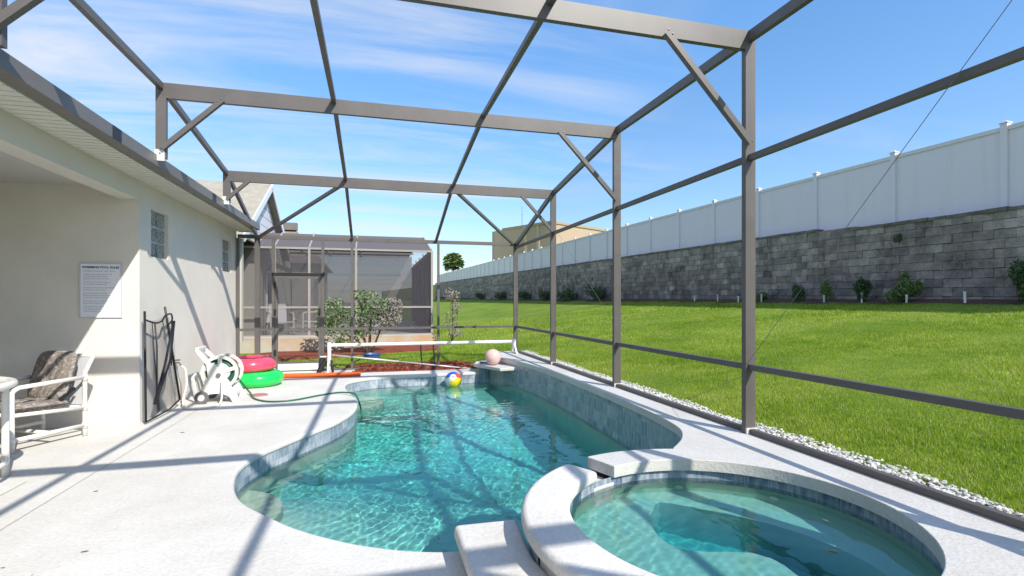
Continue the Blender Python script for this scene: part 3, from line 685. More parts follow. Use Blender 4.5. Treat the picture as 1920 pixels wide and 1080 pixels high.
# glass block windows
gbm, n_, l_, p_ = new_mat('glass_block'); p_.inputs['Base Color'].default_value = (0.32, 0.34, 0.33, 1); p_.inputs['Roughness'].default_value = 0.12
g_ = n_.new('ShaderNodeNewGeometry'); t_ = n_.new('ShaderNodeTexNoise'); t_.inputs['Scale'].default_value = 38; t_.inputs['Distortion'].default_value = 1.5; l_.new(g_.outputs['Position'], t_.inputs[0])
b_ = n_.new('ShaderNodeBump'); b_.inputs['Strength'].default_value = 1.0; b_.inputs['Distance'].default_value = 0.02; l_.new(t_.outputs[0], b_.inputs['Height']); l_.new(b_.outputs[0], p_.inputs['Normal'])
r_ = n_.new('ShaderNodeValToRGB'); l_.new(t_.outputs[0], r_.inputs[0]); r_.color_ramp.elements[0].color = (0.12, 0.125, 0.12, 1); r_.color_ramp.elements[0].position = 0.35
r_.color_ramp.elements[1].color = (0.50, 0.52, 0.48, 1); r_.color_ramp.elements[1].position = 0.7; l_.new(r_.outputs[0], p_.inputs['Base Color'])
for w in (w1, w2):
    win = MB(); X0 = HX_ - 0.10
    win.box(X0, X0 + 0.035, w[0] + 0.0005, w[1] - 0.0005, w[2] + 0.0005, w[3] - 0.0005)
    wo = hp(win, 'window', 'vinyl')
    for i in range(2):
        for j in range(3):
            bw = (w[1] - w[0]) / 2; bh = (w[3] - w[2]) / 3
            g = MB(); g.box(X0 + 0.036, X0 + 0.06, w[0] + i * bw + 0.020, w[0] + (i + 1) * bw - 0.020, w[2] + j * bh + 0.016, w[2] + (j + 1) * bh - 0.016)
            go = g.build('glass_block', gbm, bevel=0.012, seg=3); go.parent = wo; go.matrix_parent_inverse = Matrix.Identity(4)
# small junction box outlet plate under the sign? none seen

# sign on the porch end wall
SX0, SX1, SZ0, SZ1 = -3.30, -2.875, 1.262, 1.905
sign = empty('notice_board', ((SX0 + SX1) / 2, HY0 - 0.01, SZ0), label='white printed pool rules notice in a thin frame on the porch wall', cat='sign')
def sp(mb, name, m, **k): return keep(mb.build(name, m, **k), sign)
b = MB(); b.box(SX0 + 0.012, SX1 - 0.012, HY0 - 0.010, HY0 - 0.001, SZ0 + 0.012, SZ1 - 0.012); sp(b, 'board', mat('sign_white', (0.80, 0.80, 0.84), 0.35))
b = MB(); yb = HY0 - 0.016
b.box(SX0, SX1, yb, HY0 - 0.0005, SZ1 - 0.012, SZ1); b.box(SX0, SX1, yb, HY0 - 0.0005, SZ0, SZ0 + 0.012)
b.box(SX0, SX0 + 0.012, yb, HY0 - 0.0005, SZ0 + 0.012, SZ1 - 0.012); b.box(SX1 - 0.012, SX1, yb, HY0 - 0.0005, SZ0 + 0.012, SZ1 - 0.012)
sp(b, 'frame', mat('sign_frame', (0.50, 0.50, 0.58), 0.4))
def text(body, x, z, size, m, parent, align='CENTER', bold=0.0, name='lettering', y=HY0 - 0.0115, xs=1.0):
    cu = bpy.data.curves.new(name, 'FONT'); cu.body = body; cu.size = size; cu.align_x = align; cu.extrude = 0.0005; cu.offset = bold
    o = bpy.data.objects.new(name, cu); COL.objects.link(o); cu.materials.append(m)
    o.location = (x, y, z); o.rotation_euler = (R(90), 0, 0); o.scale = (xs, 1, 1)
    bpy.context.view_layer.update()
    dg = bpy.context.evaluated_depsgraph_get(); me = bpy.data.meshes.new_from_object(o.evaluated_get(dg)); mw = o.matrix_world.copy()
    me.transform(mw); bpy.data.objects.remove(o); o2 = bpy.data.objects.new(name, me); COL.objects.link(o2); keep(o2, parent); return o2
navy = mat('navy_ink', (0.05, 0.045, 0.22), 0.5); grey_ink = mat('grey_ink', (0.36, 0.36, 0.42), 0.5)
text('SWIMMING POOL RULES', (SX0 + SX1) / 2 + 0.0, SZ1 - 0.062, 0.034, navy, sign, bold=0.0012, name='heading', xs=0.98)
rules = ['No lifeguard on duty. Swim at your own risk.', '', 'Children must be supervised by an adult', 'at all times while in the pool area.', 'No diving. No running on the deck.', '',
         'No glass or food within the pool area.', 'Shower before entering the pool.', '', 'No animals in the pool or on the pool deck.', 'Do not swallow the pool water.', '',
         'Keep the gate closed and latched.', 'Please dry off before entering the house.', 'Do not sit on or lean on the screens.', '', 'Do not adjust the pool equipment.', 'Please store all toys after use.', '',
         'Pool open dawn to dusk only.', 'In an emergency dial 911.', 'Thank you and enjoy your stay.']
zz_ = SZ1 - 0.10
for ln in rules:
    if ln: text(ln, SX0 + 0.04, zz_, 0.0195, grey_ink, sign, 'LEFT', 0.0, 'text_line', xs=0.90); zz_ -= 0.0262
    else: zz_ -= 0.0125

# ------------------------------------------------------------------ retaining wall of concrete blocks
XW = 12.70
def wall_top(y): return 3.36 + 0.0185 * (y - 7.5) + (0.10 if y > 11.2 else 0)
rw = empty('block_wall', (XW, 20, 1.4), label='weathered grey concrete block retaining wall beyond the lawn, below the white fence', cat='wall')
vs = []; fs = []; vc = []
bl = 0.405; bhh = 0.203; nb = 0
yy0, yy1 = 2.0, 110.0
for r in range(15):
    z0 = 0.95 + r * bhh; bhh_r = 0.203
    off = (r % 2) * bl / 2
    y = yy0 - off
    while y < yy1:
        L = bl if y < 45 else bl * 4
        yc = y + L / 2; zt_lim = wall_top(yc)
        lift = 0.018 * (yc - 7.5) * 0.9
        za = z0 + lift; zb = za + bhh - 0.010
        if za < zt_lim - 0.1:
            if zt_lim - zb < bhh * 0.6: zb = zt_lim - 0.02
            jx = max(-0.02, min(0.012, random.gauss(0, 0.008))); t = random.random()
            x0 = XW + jx; x1 = XW + 0.3
            g2 = 0.004 if y < 45 else 0.004
            c8 = [(x0, y + g2, za), (x0, y + L - g2, za), (x0, y + L - g2, zb), (x0, y + g2, zb), (x1, y + g2, za), (x1, y + L - g2, za), (x1, y + L - g2, zb), (x1, y + g2, zb)]
            bi = len(vs); vs += c8
            fs += [tuple(bi + i for i in f) for f in ((0, 3, 2, 1), (3, 7, 6, 2), (0, 1, 5, 4), (0, 4, 7, 3), (1, 2, 6, 5))]
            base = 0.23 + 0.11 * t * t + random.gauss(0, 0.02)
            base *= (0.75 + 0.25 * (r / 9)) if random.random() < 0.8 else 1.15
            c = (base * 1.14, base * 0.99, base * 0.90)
            vc += [c] * 8
        y += L
bw_m = tint_mat('weathered_block', (1, 1, 1), 0.95)
n_ = bw_m.node_tree.nodes; l_ = bw_m.node_tree.links
g_ = n_.new('ShaderNodeNewGeometry'); t_ = n_.new('ShaderNodeTexNoise'); t_.inputs['Scale'].default_value = 1.7; t_.inputs['Detail'].default_value = 12; t_.inputs['Roughness'].default_value = 0.75
l_.new(g_.outputs['Position'], t_.inputs[0]); mm = n_.new('ShaderNodeMapRange'); mm.inputs[1].default_value = 0.35; mm.inputs[2].default_value = 0.65; mm.inputs[3].default_value = 0.42; mm.inputs[4].default_value = 1.35
l_.new(t_.outputs[0], mm.inputs[0]); mxr = [q_ for q_ in n_ if q_.type == 'MIX_RGB'][0]; l_.new(mm.outputs[0], mxr.inputs[1])
bb_ = n_.new('ShaderNodeBump'); bb_.inputs['Distance'].default_value = 0.03; bb_.inputs['Strength'].default_value = 0.8
t2 = n_.new('ShaderNodeTexNoise'); t2.inputs['Scale'].default_value = 14; t2.inputs['Detail'].default_value = 6; l_.new(g_.outputs['Position'], t2.inputs[0]); l_.new(t2.outputs[0], bb_.inputs['Height']); l_.new(bb_.outputs[0], n_['Principled BSDF'].inputs['Normal'])
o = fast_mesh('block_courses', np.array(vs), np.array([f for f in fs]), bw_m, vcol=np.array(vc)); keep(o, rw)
# grout backing and cap blocks
b = MB()
for y in np.arange(2, 110, 4.0): b.add([(XW + 0.02, y, 0.9), (XW + 0.02, y + 4, 0.9), (XW + 0.02, y + 4, wall_top(y + 4) - 0.03), (XW + 0.02, y, wall_top(y) - 0.03)], [(0, 1, 2, 3)])
keep(b.build('mortar', mat('dark_mortar', (0.05, 0.048, 0.045), 0.95)), rw)
b = MB(); y = 2.0
while y < 60:
    L = random.choice((0.4, 0.4, 0.8)); z = wall_top(y + L / 2) - 0.02
    if not 11.15 < y < 11.75: b.box(XW - 0.03 + random.gauss(0, 0.008), XW + 0.28, y + 0.006, y + L - 0.006, z, z + 0.075 + random.gauss(0, 0.006))
    y += L
b.add([(XW - 0.03, 60, wall_top(60) - 0.02), (XW - 0.03, 110, wall_top(110) - 0.02), (XW - 0.03, 110, wall_top(110) + 0.07), (XW - 0.03, 60, wall_top(60) + 0.07), (XW + 0.28, 60, wall_top(60) - 0.02), (XW + 0.28, 110, wall_top(110) - 0.02), (XW + 0.28, 110, wall_top(110) + 0.07), (XW + 0.28, 60, wall_top(60) + 0.07)], [(0, 3, 2, 1), (4, 5, 6, 7), (0, 1, 5, 4), (3, 7, 6, 2), (0, 4, 7, 3), (1, 2, 6, 5)])
keep(b.build('cap_block', mat('cap_stone', (0.20, 0.18, 0.165), 0.95, 0, 0.5, 2.5, 0.5, 30)), rw)

# ------------------------------------------------------------------ white vinyl fence
XFc = 13.0
fence = empty('privacy_fence', (XFc, 20, 3.4), label='tall white vinyl privacy fence standing on top of the block wall', cat='fence')
def f_top(y): return 5.19 + 0.0185 * (y - 7.5)
streaks, n_, l_, p_ = new_mat('streaked_vinyl'); p_.inputs['Roughness'].default_value = 0.45
g_ = n_.new('ShaderNodeNewGeometry'); mp_ = n_.new('ShaderNodeMapping'); mp_.inputs['Scale'].default_value = (1, 2.6, 0.16); l_.new(g_.outputs['Position'], mp_.inputs[0])
t_ = n_.new('ShaderNodeTexNoise'); t_.inputs['Scale'].default_value = 2.5; t_.inputs['Detail'].default_value = 8; l_.new(mp_.outputs[0], t_.inputs[0])
r_ = n_.new('ShaderNodeValToRGB'); l_.new(t_.outputs[0], r_.inputs[0]); r_.color_ramp.elements[0].position = 0.25; r_.color_ramp.elements[0].color = (0.66, 0.64, 0.66, 1)
r_.color_ramp.elements[1].position = 0.5; r_.color_ramp.elements[1].color = (0.71, 0.68, 0.74, 1); l_.new(r_.outputs[0], p_.inputs['Base Color'])
y = 3.0; sp_ = 2.42
py = []
while y < 110: py.append(y); y += sp_
for i, y in enumerate(py):
    zt = f_top(y)
    b = MB(); b.box(XFc - 0.065, XFc + 0.065, y - 0.065, y + 0.065, 3.0, zt + 0.05); po = keep(b.build('fence_post', streaks), fence)
    b = MB(); b.box(XFc - 0.08, XFc + 0.08, y - 0.08, y + 0.08, zt + 0.051, zt + 0.075)
    b.add([(XFc - 0.07, y - 0.07, zt + 0.075), (XFc + 0.07, y - 0.07, zt + 0.075), (XFc + 0.07, y + 0.07, zt + 0.075), (XFc - 0.07, y + 0.07, zt + 0.075), (XFc, y, zt + 0.13)], [(0, 1, 4), (1, 2, 4), (2, 3, 4), (3, 0, 4)])
    c_ = b.build('post_cap', M['vinyl']); c_.parent = po; c_.matrix_parent_inverse = Matrix.Identity(4)
    if i + 1 < len(py):
        y2 = py[i + 1]; zb_ = 3.2 + 0.0185 * (y - 7.5); zt2 = f_top(y2)
        b = MB(); ya, yb = y + 0.066, y2 - 0.066
        b.add([(XFc - 0.02, ya, zb_), (XFc - 0.02, yb, zb_), (XFc - 0.02, yb, zt2 - 0.10), (XFc - 0.02, ya, zt - 0.10), (XFc + 0.02, ya, zb_), (XFc + 0.02, yb, zb_), (XFc + 0.02, yb, zt2 - 0.10), (XFc + 0.02, ya, zt - 0.10)],
              [(0, 3, 2, 1), (4, 5, 6, 7), (0, 1, 5, 4), (3, 7, 6, 2), (0, 4, 7, 3), (1, 2, 6, 5)])
        if False:
            k = ya + 0.15
            while k < yb: b.box(XFc - 0.0235, XFc - 0.0205, k, k + 0.006, zb_, min(zt, zt2) - 0.1); k += 0.152
        keep(b.build('fence_panel', streaks), fence)
        b = MB(); b.add([(XFc - 0.045, ya, zt - 0.10), (XFc - 0.045, yb, zt2 - 0.10), (XFc - 0.045, yb, zt2 - 0.01), (XFc - 0.045, ya, zt - 0.01), (XFc + 0.045, ya, zt - 0.10), (XFc + 0.045, yb, zt2 - 0.10), (XFc + 0.045, yb, zt2 - 0.01), (XFc + 0.045, ya, zt - 0.01)],
              [(0, 3, 2, 1), (4, 5, 6, 7), (0, 1, 5, 4), (3, 7, 6, 2), (0, 4, 7, 3), (1, 2, 6, 5)]); keep(b.build('top_rail', M['vinyl']), fence)

# ------------------------------------------------------------------ plants
def leaf_cloud(n, centers, size, spread_flat=1.0, up=0.0):
    """centers: list of (x,y,z,rx,ry,rz,weight) ellipsoids; returns verts, tris of leaf quads"""
    w = np.array([c[6] for c in centers], float); w /= w.sum()
    pick = rng.choice(len(centers), n, p=w); C = np.array([c[:6] for c in centers])[pick]
    d = rng.normal(size=(n, 3)); d /= np.linalg.norm(d, axis=1)[:, None]; rr = rng.uniform(0.25, 1.0, n) ** 0.5
    P = C[:, :3] + d * rr[:, None] * C[:, 3:6]
    a = rng.normal(size=(n, 3)); a[:, 2] += up; a /= np.linalg.norm(a, axis=1)[:, None]
    b_ = np.cross(a, rng.normal(size=(n, 3))); b_ /= np.linalg.norm(b_, axis=1)[:, None]
    s_ = size * rng.uniform(0.6, 1.4, n)[:, None]
    A = P - a * s_; B = P + b_ * s_ * 0.42; Cc = P + a * s_; D = P - b_ * s_ * 0.42
    v = np.stack([A, B, Cc, D], 1).reshape(-1, 3)
    return v, np.arange(len(v)).reshape(-1, 4)
def plant(name, loc, centers, n, size, m, stems, label, cat, group=None, up=0.0, extra=None):
    root = empty(name, loc, 0, label, cat, group)
    v, f = leaf_cloud(n, centers, size, up=up); o = fast_mesh('foliage', v, f, m, root)
    b = MB()
    for st in stems: b.tube(st[0], st[1], 6)
    b.build('stem', M['bark'], root, smooth=True)
    if extra:
        v, f = leaf_cloud(extra[1], extra[0], extra[2]); fast_mesh('dry_foliage', v, f, extra[3], root)
    return root
# dark mulch bed along the foot of the wall
ysb = np.arange(3.0, 60, 0.5); rows = []
for x_ in (12.05, 12.3, 12.69):
    rows.append(np.c_[np.full(len(ysb), x_) + (0.07 * np.sin(ysb * 3.1) + 0.05 * np.sin(ysb * 7.7) if x_ < 12.1 else 0), ysb, g_height(np.full(len(ysb), x_), ysb) + (0.045 if x_ > 12.1 else 0.02)])
vb = np.concatenate(rows); nbb = len(ysb)
fb = np.array([(k * nbb + i, (k + 1) * nbb + i, (k + 1) * nbb + i + 1, k * nbb + i + 1) for k in range(2) for i in range(nbb - 1)])
o = fast_mesh('planting_bed', vb, fb, mat('brown_mulch', (0.13, 0.065, 0.04), 0.95, 0, 0, 9, 1.0, 40, col2=(0.05, 0.035, 0.025), bdist=0.03), smooth=True); o['kind'] = 'structure'
# shrubs in front of the block wall
sh = [(7.05, 0.75, 0.30, 'broad dark shrub at the right edge of the photo against the block wall', 1400),
      (9.45, 0.62, 0.34, 'widest bushy shrub against the block wall, right of its dense pair', 1500),
      (10.6, 0.55, 0.26, 'medium green shrub against the block wall beside a white riser pipe', 900),
      (11.65, 0.62, 0.16, 'tall thin sparse shrub just below the step in the wall cap', 500),
      (12.75, 0.46, 0.28, 'low rounded shrub left of the thin sparse one', 700),
      (14.1, 0.30, 0.28, 'smallest low shrub just right of the tall near cage post', 450)]
for i, (y, hgt, rad, lab, nn) in enumerate(sh):
    hgt *= 1.02; rad *= 0.92; nn = int(nn * 1.8)
    x = 12.3; z = float(g_height(x, y)) + wob.min() * 0
    cs = []
    for k in range(7):
        cs.append((random.uniform(-rad, rad) * 0.6, random.uniform(-rad, rad) * 0.7, random.uniform(0.12, hgt * 0.85), rad * 0.45, rad * 0.5, hgt * random.uniform(0.22, 0.34), 1))
    cs.append((0, 0, hgt * 0.8, rad * 0.3, rad * 0.35, hgt * 0.45, 1.2))
    st = [([(0, 0, -0.03), (random.uniform(-1, 1) * rad * 0.5, random.uniform(-1, 1) * rad * 0.5, hgt * 0.8)], 0.008) for _ in range(6)]
    plant('shrub', (x, y, z), cs, nn, 0.035, M['leafdark'] if i in (0, 2, 4) else M['leafgreen'], st, lab, 'shrub', 'young shrubs planted along the block wall', up=1.2)
# distant dark shrubs along the far stretch of wall
dl = ['first dark shrub of the far row left of the corner post', 'second dark shrub of the far row along the wall', 'third dark shrub of the far row along the wall', 'fourth dark shrub of the far row along the wall', 'fifth dark shrub of the far row along the wall', 'farthest dark shrub near the end of the wall']
for i, y in enumerate((27, 31, 36, 42, 50, 60)):
    hgt = 1.0; rad = 0.75; x = 12.3
    cs = [(random.uniform(-.4, .4), random.uniform(-.9, .9), random.uniform(0.2, 0.65), 0.3, 0.4, 0.3, 1) for _ in range(8)]
    st = [([(0, 0, -0.03), (random.uniform(-.3, .3), random.uniform(-.3, .3), 0.9)], 0.015) for _ in range(5)]
    plant('shrub', (x, y, float(g_height(x, y))), cs, 900, 0.07, M['leafdark'], st, dl[i], 'shrub', 'dark shrubs far along the block wall', up=0.8)
# small weed on the wall
plant('weed', (XW - 0.05, 8.75 + 1.15, 3.05), [(0, 0, 0, 0.07, 0.12, 0.12, 1)], 120, 0.03, M['leafdark'], [([(0.06, 0, -0.1), (0, 0, 0.02)], 0.005)], 'small weed growing out of the upper joints of the block wall', 'weed')
# white riser pipes
pls = ['white riser pipe standing alone between the two largest shrubs', 'white riser pipe at the foot of the widest shrub', 'white riser pipe at the foot of the medium green shrub', 'white riser pipe at the foot of the thin sparse shrub', 'white riser pipe at the foot of the smallest shrub', 'white riser pipe seen just left of the tall near cage post', 'second white riser pipe left of the tall near cage post', 'third white riser pipe left of the tall near cage post']
for i, y in enumerate((8.05, 9.3, 10.45, 11.6, 14.0, 15.1, 16.2, 17.6)):
    x = 12.15; z = float(g_height(x, y)); hgt = 0.20 if i % 2 else 0.26
    tilt = random.uniform(-0.03, 0.03)
    b = MB(); b.tube([(x, y, z - 0.05), (x + tilt, y + tilt, z + hgt)], 0.022, 10); b.lathe([(0.0, 0.03), (0.03, 0.03), (0.03, 0.0), (0.024, 0.0)], (x + tilt, y + tilt, z + hgt - 0.01), 12)
    o = b.build('riser_pipe', M['white'], smooth=False); tag(o, pls[i], 'pipe', 'white irrigation riser pipes along the block wall')

# ------------------------------------------------------------------ pebbles along the cage
bmp = bmesh.new(); bmesh.ops.create_icosphere(bmp, subdivisions=1, radius=1); tv = np.array([v.co[:] for v in bmp.verts]); tf = np.array([[v.index for v in f.verts] for f in bmp.faces]); bmp.free()
N = 5200
PX = XR + 0.12 + rng.beta(1.2, 1.7, N) * 0.28; PY = 1.0 + rng.random(N) * 10.6
mask_w = 0.62 + 0.22 * np.sin(PY * 2.3) + 0.16 * np.sin(PY * 5.1 + 1)
keepm = (PX - XR - 0.12) < 0.34 * np.clip(mask_w + 0.1, 0.3, 1.0); PX = PX[keepm]; PY = PY[keepm]; N = len(PX)
PZ = 0.268 + 0.020 * rng.random(N) + 0.015
sc = rng.uniform(0.008, 0.019, (N, 3)) * np.array([1.1, 1.1, 0.75]); rot = rng.uniform(0, 2 * np.pi, N)
vv = tv[None] * sc[:, None] * rng.uniform(0.8, 1.2, (N, len(tv), 1)); cr, sr = np.cos(rot)[:, None], np.sin(rot)[:, None]
vx = vv[:, :, 0] * cr - vv[:, :, 1] * sr; vy = vv[:, :, 0] * sr + vv[:, :, 1] * cr
vv = np.stack([vx + PX[:, None], vy + PY[:, None], vv[:, :, 2] + PZ[:, None]], 2).reshape(-1, 3)
ff = (tf[None] + (np.arange(N) * len(tv))[:, None, None]).reshape(-1, 3)
tn = np.repeat(rng.uniform(0.38, 0.74, N)[:, None] * np.array([[1, 0.98, 0.93]]), len(tv), 0)
o = fast_mesh('pebbles', vv, ff, tint_mat('white_pebble', (1, 1, 1), 0.7), smooth=False, vcol=tn); tag(o, 'strip of white pebbles along the outside of the cage base', 'pebbles', kind='stuff')
b = MB(); b.box(XR + 0.101, XR + 0.50, 0.5, 11.6, 0.1, 0.275); o = b.build('gravel_bed', mat('pale_gravel', (0.33, 0.31, 0.27), 0.95, 0, 0.5, 40, 0.5, 60)); o['kind'] = 'structure'

# ------------------------------------------------------------------ strip beyond the cage: mulch, neighbour's patio
def mulch(name, pts, z0, amp=0.015):
    pts2 = [(p.x + random.uniform(-.03, .03), p.y + random.uniform(-.03, .03)) for p in spline([(x, y, 0) for x, y in pts], 5, True)]
    b = MB(); b.prism(pts2, z0 - 0.05, z0 + amp); o = b.build(name, M['mulch']); o['kind'] = 'structure'
    return o
M['mulch'] = mat('red_mulch', (0.34, 0.075, 0.035), 0.95, 0, 0, 14, 1.0, 45, col2=(0.12, 0.025, 0.015), bdist=0.03)
mulch('mulch_bed', [(-0.34, 11.02), (0.8, 11.0), (2.1, 11.05), (2.1, 11.7), (2.6, 12.1), (1.6, 12.4), (0.3, 12.25), (-0.6, 12.2), (-0.34, 11.7)], 0.0)
mulch('mulch_bed', [(-2.5, 13.9), (-0.6, 14.2), (1.0, 15.3), (2.9, 15.4), (3.3, 16.8), (2.0, 16.95), (0, 16.95), (-3, 15.6)], 0.02)
# loose mulch chips
N = 2600; cx1 = rng.uniform(-0.3, 2.4, N); cy1 = rng.uniform(11.02, 12.2, N)
cz1 = 0.02 + rng.random(N) * 0.03; az = rng.uniform(0, 6.28, N); ln = rng.uniform(0.015, 0.045, N); ww = ln * 0.3; tl = rng.uniform(-0.02, 0.02, N)
A = np.c_[cx1 - np.cos(az) * ln, cy1 - np.sin(az) * ln, cz1 - tl]; B = np.c_[cx1 + np.sin(az) * ww, cy1 - np.cos(az) * ww, cz1]; C = np.c_[cx1 + np.cos(az) * ln, cy1 + np.sin(az) * ln, cz1 + tl]; D = np.c_[cx1 - np.sin(az) * ww, cy1 + np.cos(az) * ww, cz1 + 0.006]
vv = np.stack([A, B, C, D], 1).reshape(-1, 3); tn = np.repeat(rng.uniform(0.3, 1.3, N)[:, None] * np.array([[0.38, 0.09, 0.04]]), 4, 0)
o = fast_mesh('mulch_chips', vv, np.arange(4 * N).reshape(-1, 4), tint_mat('mulch_chip', (1, 1, 1), 0.9), vcol=tn); tag(o, 'red bark mulch behind the far pool coping', 'mulch', kind='stuff')

NZ = 0.36
b = MB(); b.prism([(-9, 15.9), (-0.9, 15.9), (-0.9, 17.0), (1.98, 17.0), (1.98, 27), (-9, 27)], -0.1, NZ); o = b.build('neighbour_patio', M['conc']); o['kind'] = 'structure'
b = MB(); b.box(-9, 1.9, 17.1, 26.9, NZ, NZ + 0.01); o = b.build('neighbour_patio_surface', mat('pale_patio', (0.55, 0.52, 0.46), 0.9, 0, 0.1, 2)); o['kind'] = 'structure'

nc = empty('neighbour_pool_cage', (0, 20, NZ), label='neighbouring pool screen enclosure with dense grey mesh and sloped eave beyond the strip', cat='pool enclosure')
def npt(mb, name, m='frame_far'): return keep(mb.build(name, M[m]), nc)
NX0, NX1, NY0, NY1 = -6.2, 1.86, 17.15, 26.5; NT = 3.12; NR = 3.75; NYR = 18.6
for x in (-6.2, -4.6, -2.95, -1.95, -0.55, NX1):
    b = MB(); b.box(x - 0.035, x + 0.035, NY0 - 0.03, NY0 + 0.03, NZ + 0.01, NT); npt(b, 'post')
    b = MB(); b.bar((x if x < 1 else x - 0.02, NY0, NT + 0.02), (x if x < 1 else 1.72, NYR, NR), 0.05, 0.05); npt(b, 'rafter')
    if x < 1.5:
        b = MB(); b.bar((x, NYR, NR - 0.03), (x, NY1, NR - 0.03), 0.05, 0.10); npt(b, 'roof_beam')
for y in (18.6, 20.3, 22.0, 23.8, 25.6):
    b = MB(); b.box(NX1 - 0.03, NX1 + 0.03, y - 0.03, y + 0.03, NZ + 0.01, NT + 0.2); npt(b, 'post')
    b = MB(); b.box(NX0, 1.75, y - 0.03, y + 0.03, NR - 0.16, NR - 0.09); npt(b, 'cross_beam')
for z in (NZ + 0.03, 1.28, NT):
    b = MB(); b.box(NX0, NX1, NY0 - 0.025, NY0 + 0.025, z - 0.03, z + 0.03); npt(b, 'rail')
    b = MB(); b.box(NX1 - 0.025, NX1 + 0.025, NY0 + 0.031, NY1, z - 0.03, z + 0.03); npt(b, 'rail')
b = MB(); b.bar((NX1, NY0 + 0.1, 1.0), (NX1, 21.5, 3.0), 0.04, 0.06); npt(b, 'wind_brace', 'gutter')
def nquad(pts, m):
    me = bpy.data.meshes.new('screen_panel'); me.from_pydata(pts, [], [(0, 1, 2, 3)]); o = link('screen_panel', me, m); keep(o, nc)
nquad([(NX0, NY0 + .01, NZ), (-0.55, NY0 + .01, NZ), (-0.55, NY0 + .01, NT), (NX0, NY0 + .01, NT)], M['screen_mid'])
nquad([(-0.55, NY0 + .01, NZ), (NX1, NY0 + .01, NZ), (NX1, NY0 + .01, NT), (-0.55, NY0 + .01, NT)], M['screen_mid'])
nquad([(NX0, NY0, NT + .03), (NX1, NY0, NT + .03), (1.74, NYR, NR), (NX0, NYR, NR)], M['screen_dense'])
nquad([(NX0, NYR, NR), (1.74, NYR, NR), (1.74, NY1, NR), (NX0, NY1, NR)], M['screen_mid'])
nquad([(NX1, NY0, NZ), (NX1, NY1, NZ), (NX1, NY1, NT + .1), (NX1, NY0, NT + .1)], M['screen_dense'])
nquad([(NX0, NY1, NZ), (NX1, NY1, NZ), (NX1, NY1, NR), (NX0, NY1, NR)], M['screen_dense'])

# neighbour house with sided gable
nh = empty('neighbour_house', (-6, 18, 0), label='neighbouring house with white sided gable and tan shingle roof', cat='house')
def nhp(mb, name, m, **k): return keep(mb.build(name, M[m] if isinstance(m, str) else m, **k), nh)
sid, n_, l_, p_ = new_mat('white_siding'); p_.inputs['Roughness'].default_value = 0.5
g_ = n_.new('ShaderNodeNewGeometry'); wv_ = n_.new('ShaderNodeTexWave'); wv_.bands_direction = 'Z'; wv_.wave_profile = 'SAW'; wv_.inputs['Scale'].default_value = 1.05; l_.new(g_.outputs['Position'], wv_.inputs[0])
r_ = n_.new('ShaderNodeValToRGB'); l_.new(wv_.outputs[0], r_.inputs[0]); r_.color_ramp.elements[0].color = (0.35, 0.36, 0.40, 1); r_.color_ramp.elements[1].position = 0.22; r_.color_ramp.elements[1].color = (0.74, 0.75, 0.78, 1); l_.new(r_.outputs[0], p_.inputs['Base Color'])
bu_ = n_.new('ShaderNodeBump'); bu_.inputs['Distance'].default_value = 0.02; l_.new(wv_.outputs[0], bu_.inputs['Height']); l_.new(bu_.outputs[0], p_.inputs['Normal'])
GXx = -3.45; pk = (18.3, 5.15); e1 = (14.9, 3.25); e2 = (21.7, 3.25)
b = MB(); v = [(GXx, e1[0], e1[1]), (GXx, e2[0], e2[1]), (GXx, pk[0], pk[1]), (GXx - 0.1, e1[0], e1[1]), (GXx - 0.1, e2[0], e2[1]), (GXx - 0.1, pk[0], pk[1])]
b.add(v, [(0, 1, 2), (3, 5, 4), (0, 3, 4, 1)]); nhp(b, 'gable', sid)
b = MB(); b.box(-9, GXx, 17.6, 17.8, NZ, 3.24); b.box(GXx - 0.15, GXx, 17.8, 24, NZ, 3.24); b.box(-9, GXx, 23.8, 24, NZ, 3.24); nhp(b, 'wall', 'cream_wall')
b = MB(); b.box(-3.9, GXx + 0.001, 15.3, 15.5, NZ, 3.2); b.box(-6.5, -6.3, 15.3, 15.5, NZ, 3.2); nhp(b, 'porch_column', 'cream_wall')
b = MB(); ov = 0.22
for (a_, c_) in ((e1, pk), (e2, pk)):
    dyy = (a_[0] - c_[0]); dz = (a_[1] - c_[1]); ex = (a_[0] + dyy * 0.12, a_[1] + dz * 0.12)
    b.add([(GXx + ov, ex[0], ex[1] + 0.05), (GXx + ov, c_[0], c_[1] + 0.05), (-9, c_[0], c_[1] + 0.05), (-9, ex[0], ex[1] + 0.05),
           (GXx + ov, ex[0], ex[1] + 0.16), (GXx + ov, c_[0], c_[1] + 0.16), (-9, c_[0], c_[1] + 0.16), (-9, ex[0], ex[1] + 0.16)],
          [(0, 3, 2, 1), (4, 5, 6, 7), (0, 1, 5, 4), (1, 2, 6, 5), (2, 3, 7, 6), (3, 0, 4, 7)])
nhp(b, 'roof', 'roof_shingle')
b = MB()
for (a_, c_) in ((e1, pk), (e2, pk)):
    dyy = (a_[0] - c_[0]); dz = (a_[1] - c_[1]); ex = (a_[0] + dyy * 0.12, a_[1] + dz * 0.12)
    b.bar((GXx + ov + 0.02, ex[0], ex[1] + 0.06), (GXx + ov + 0.02, c_[0], c_[1] + 0.06), 0.03, 0.20, (0, 0, 1))
nhp(b, 'bargeboard', 'white')
for (xa, xb, za, zb) in ((-5.2, -4.2, NZ + 0.02, 2.45), (-7.6, -6.0, 1.2, 2.4)):
    b = MB(); b.box(xa, xb, 17.56, 17.598, za, zb); f_ = nhp(b, 'window', 'white')
    b = MB(); b.box(xa + 0.06, xb - 0.06, 17.545, 17.559, za + 0.06, zb - 0.06); g2 = b.build('pane', M['glass_dark']); g2.parent = f_; g2.matrix_parent_inverse = Matrix.Identity(4)
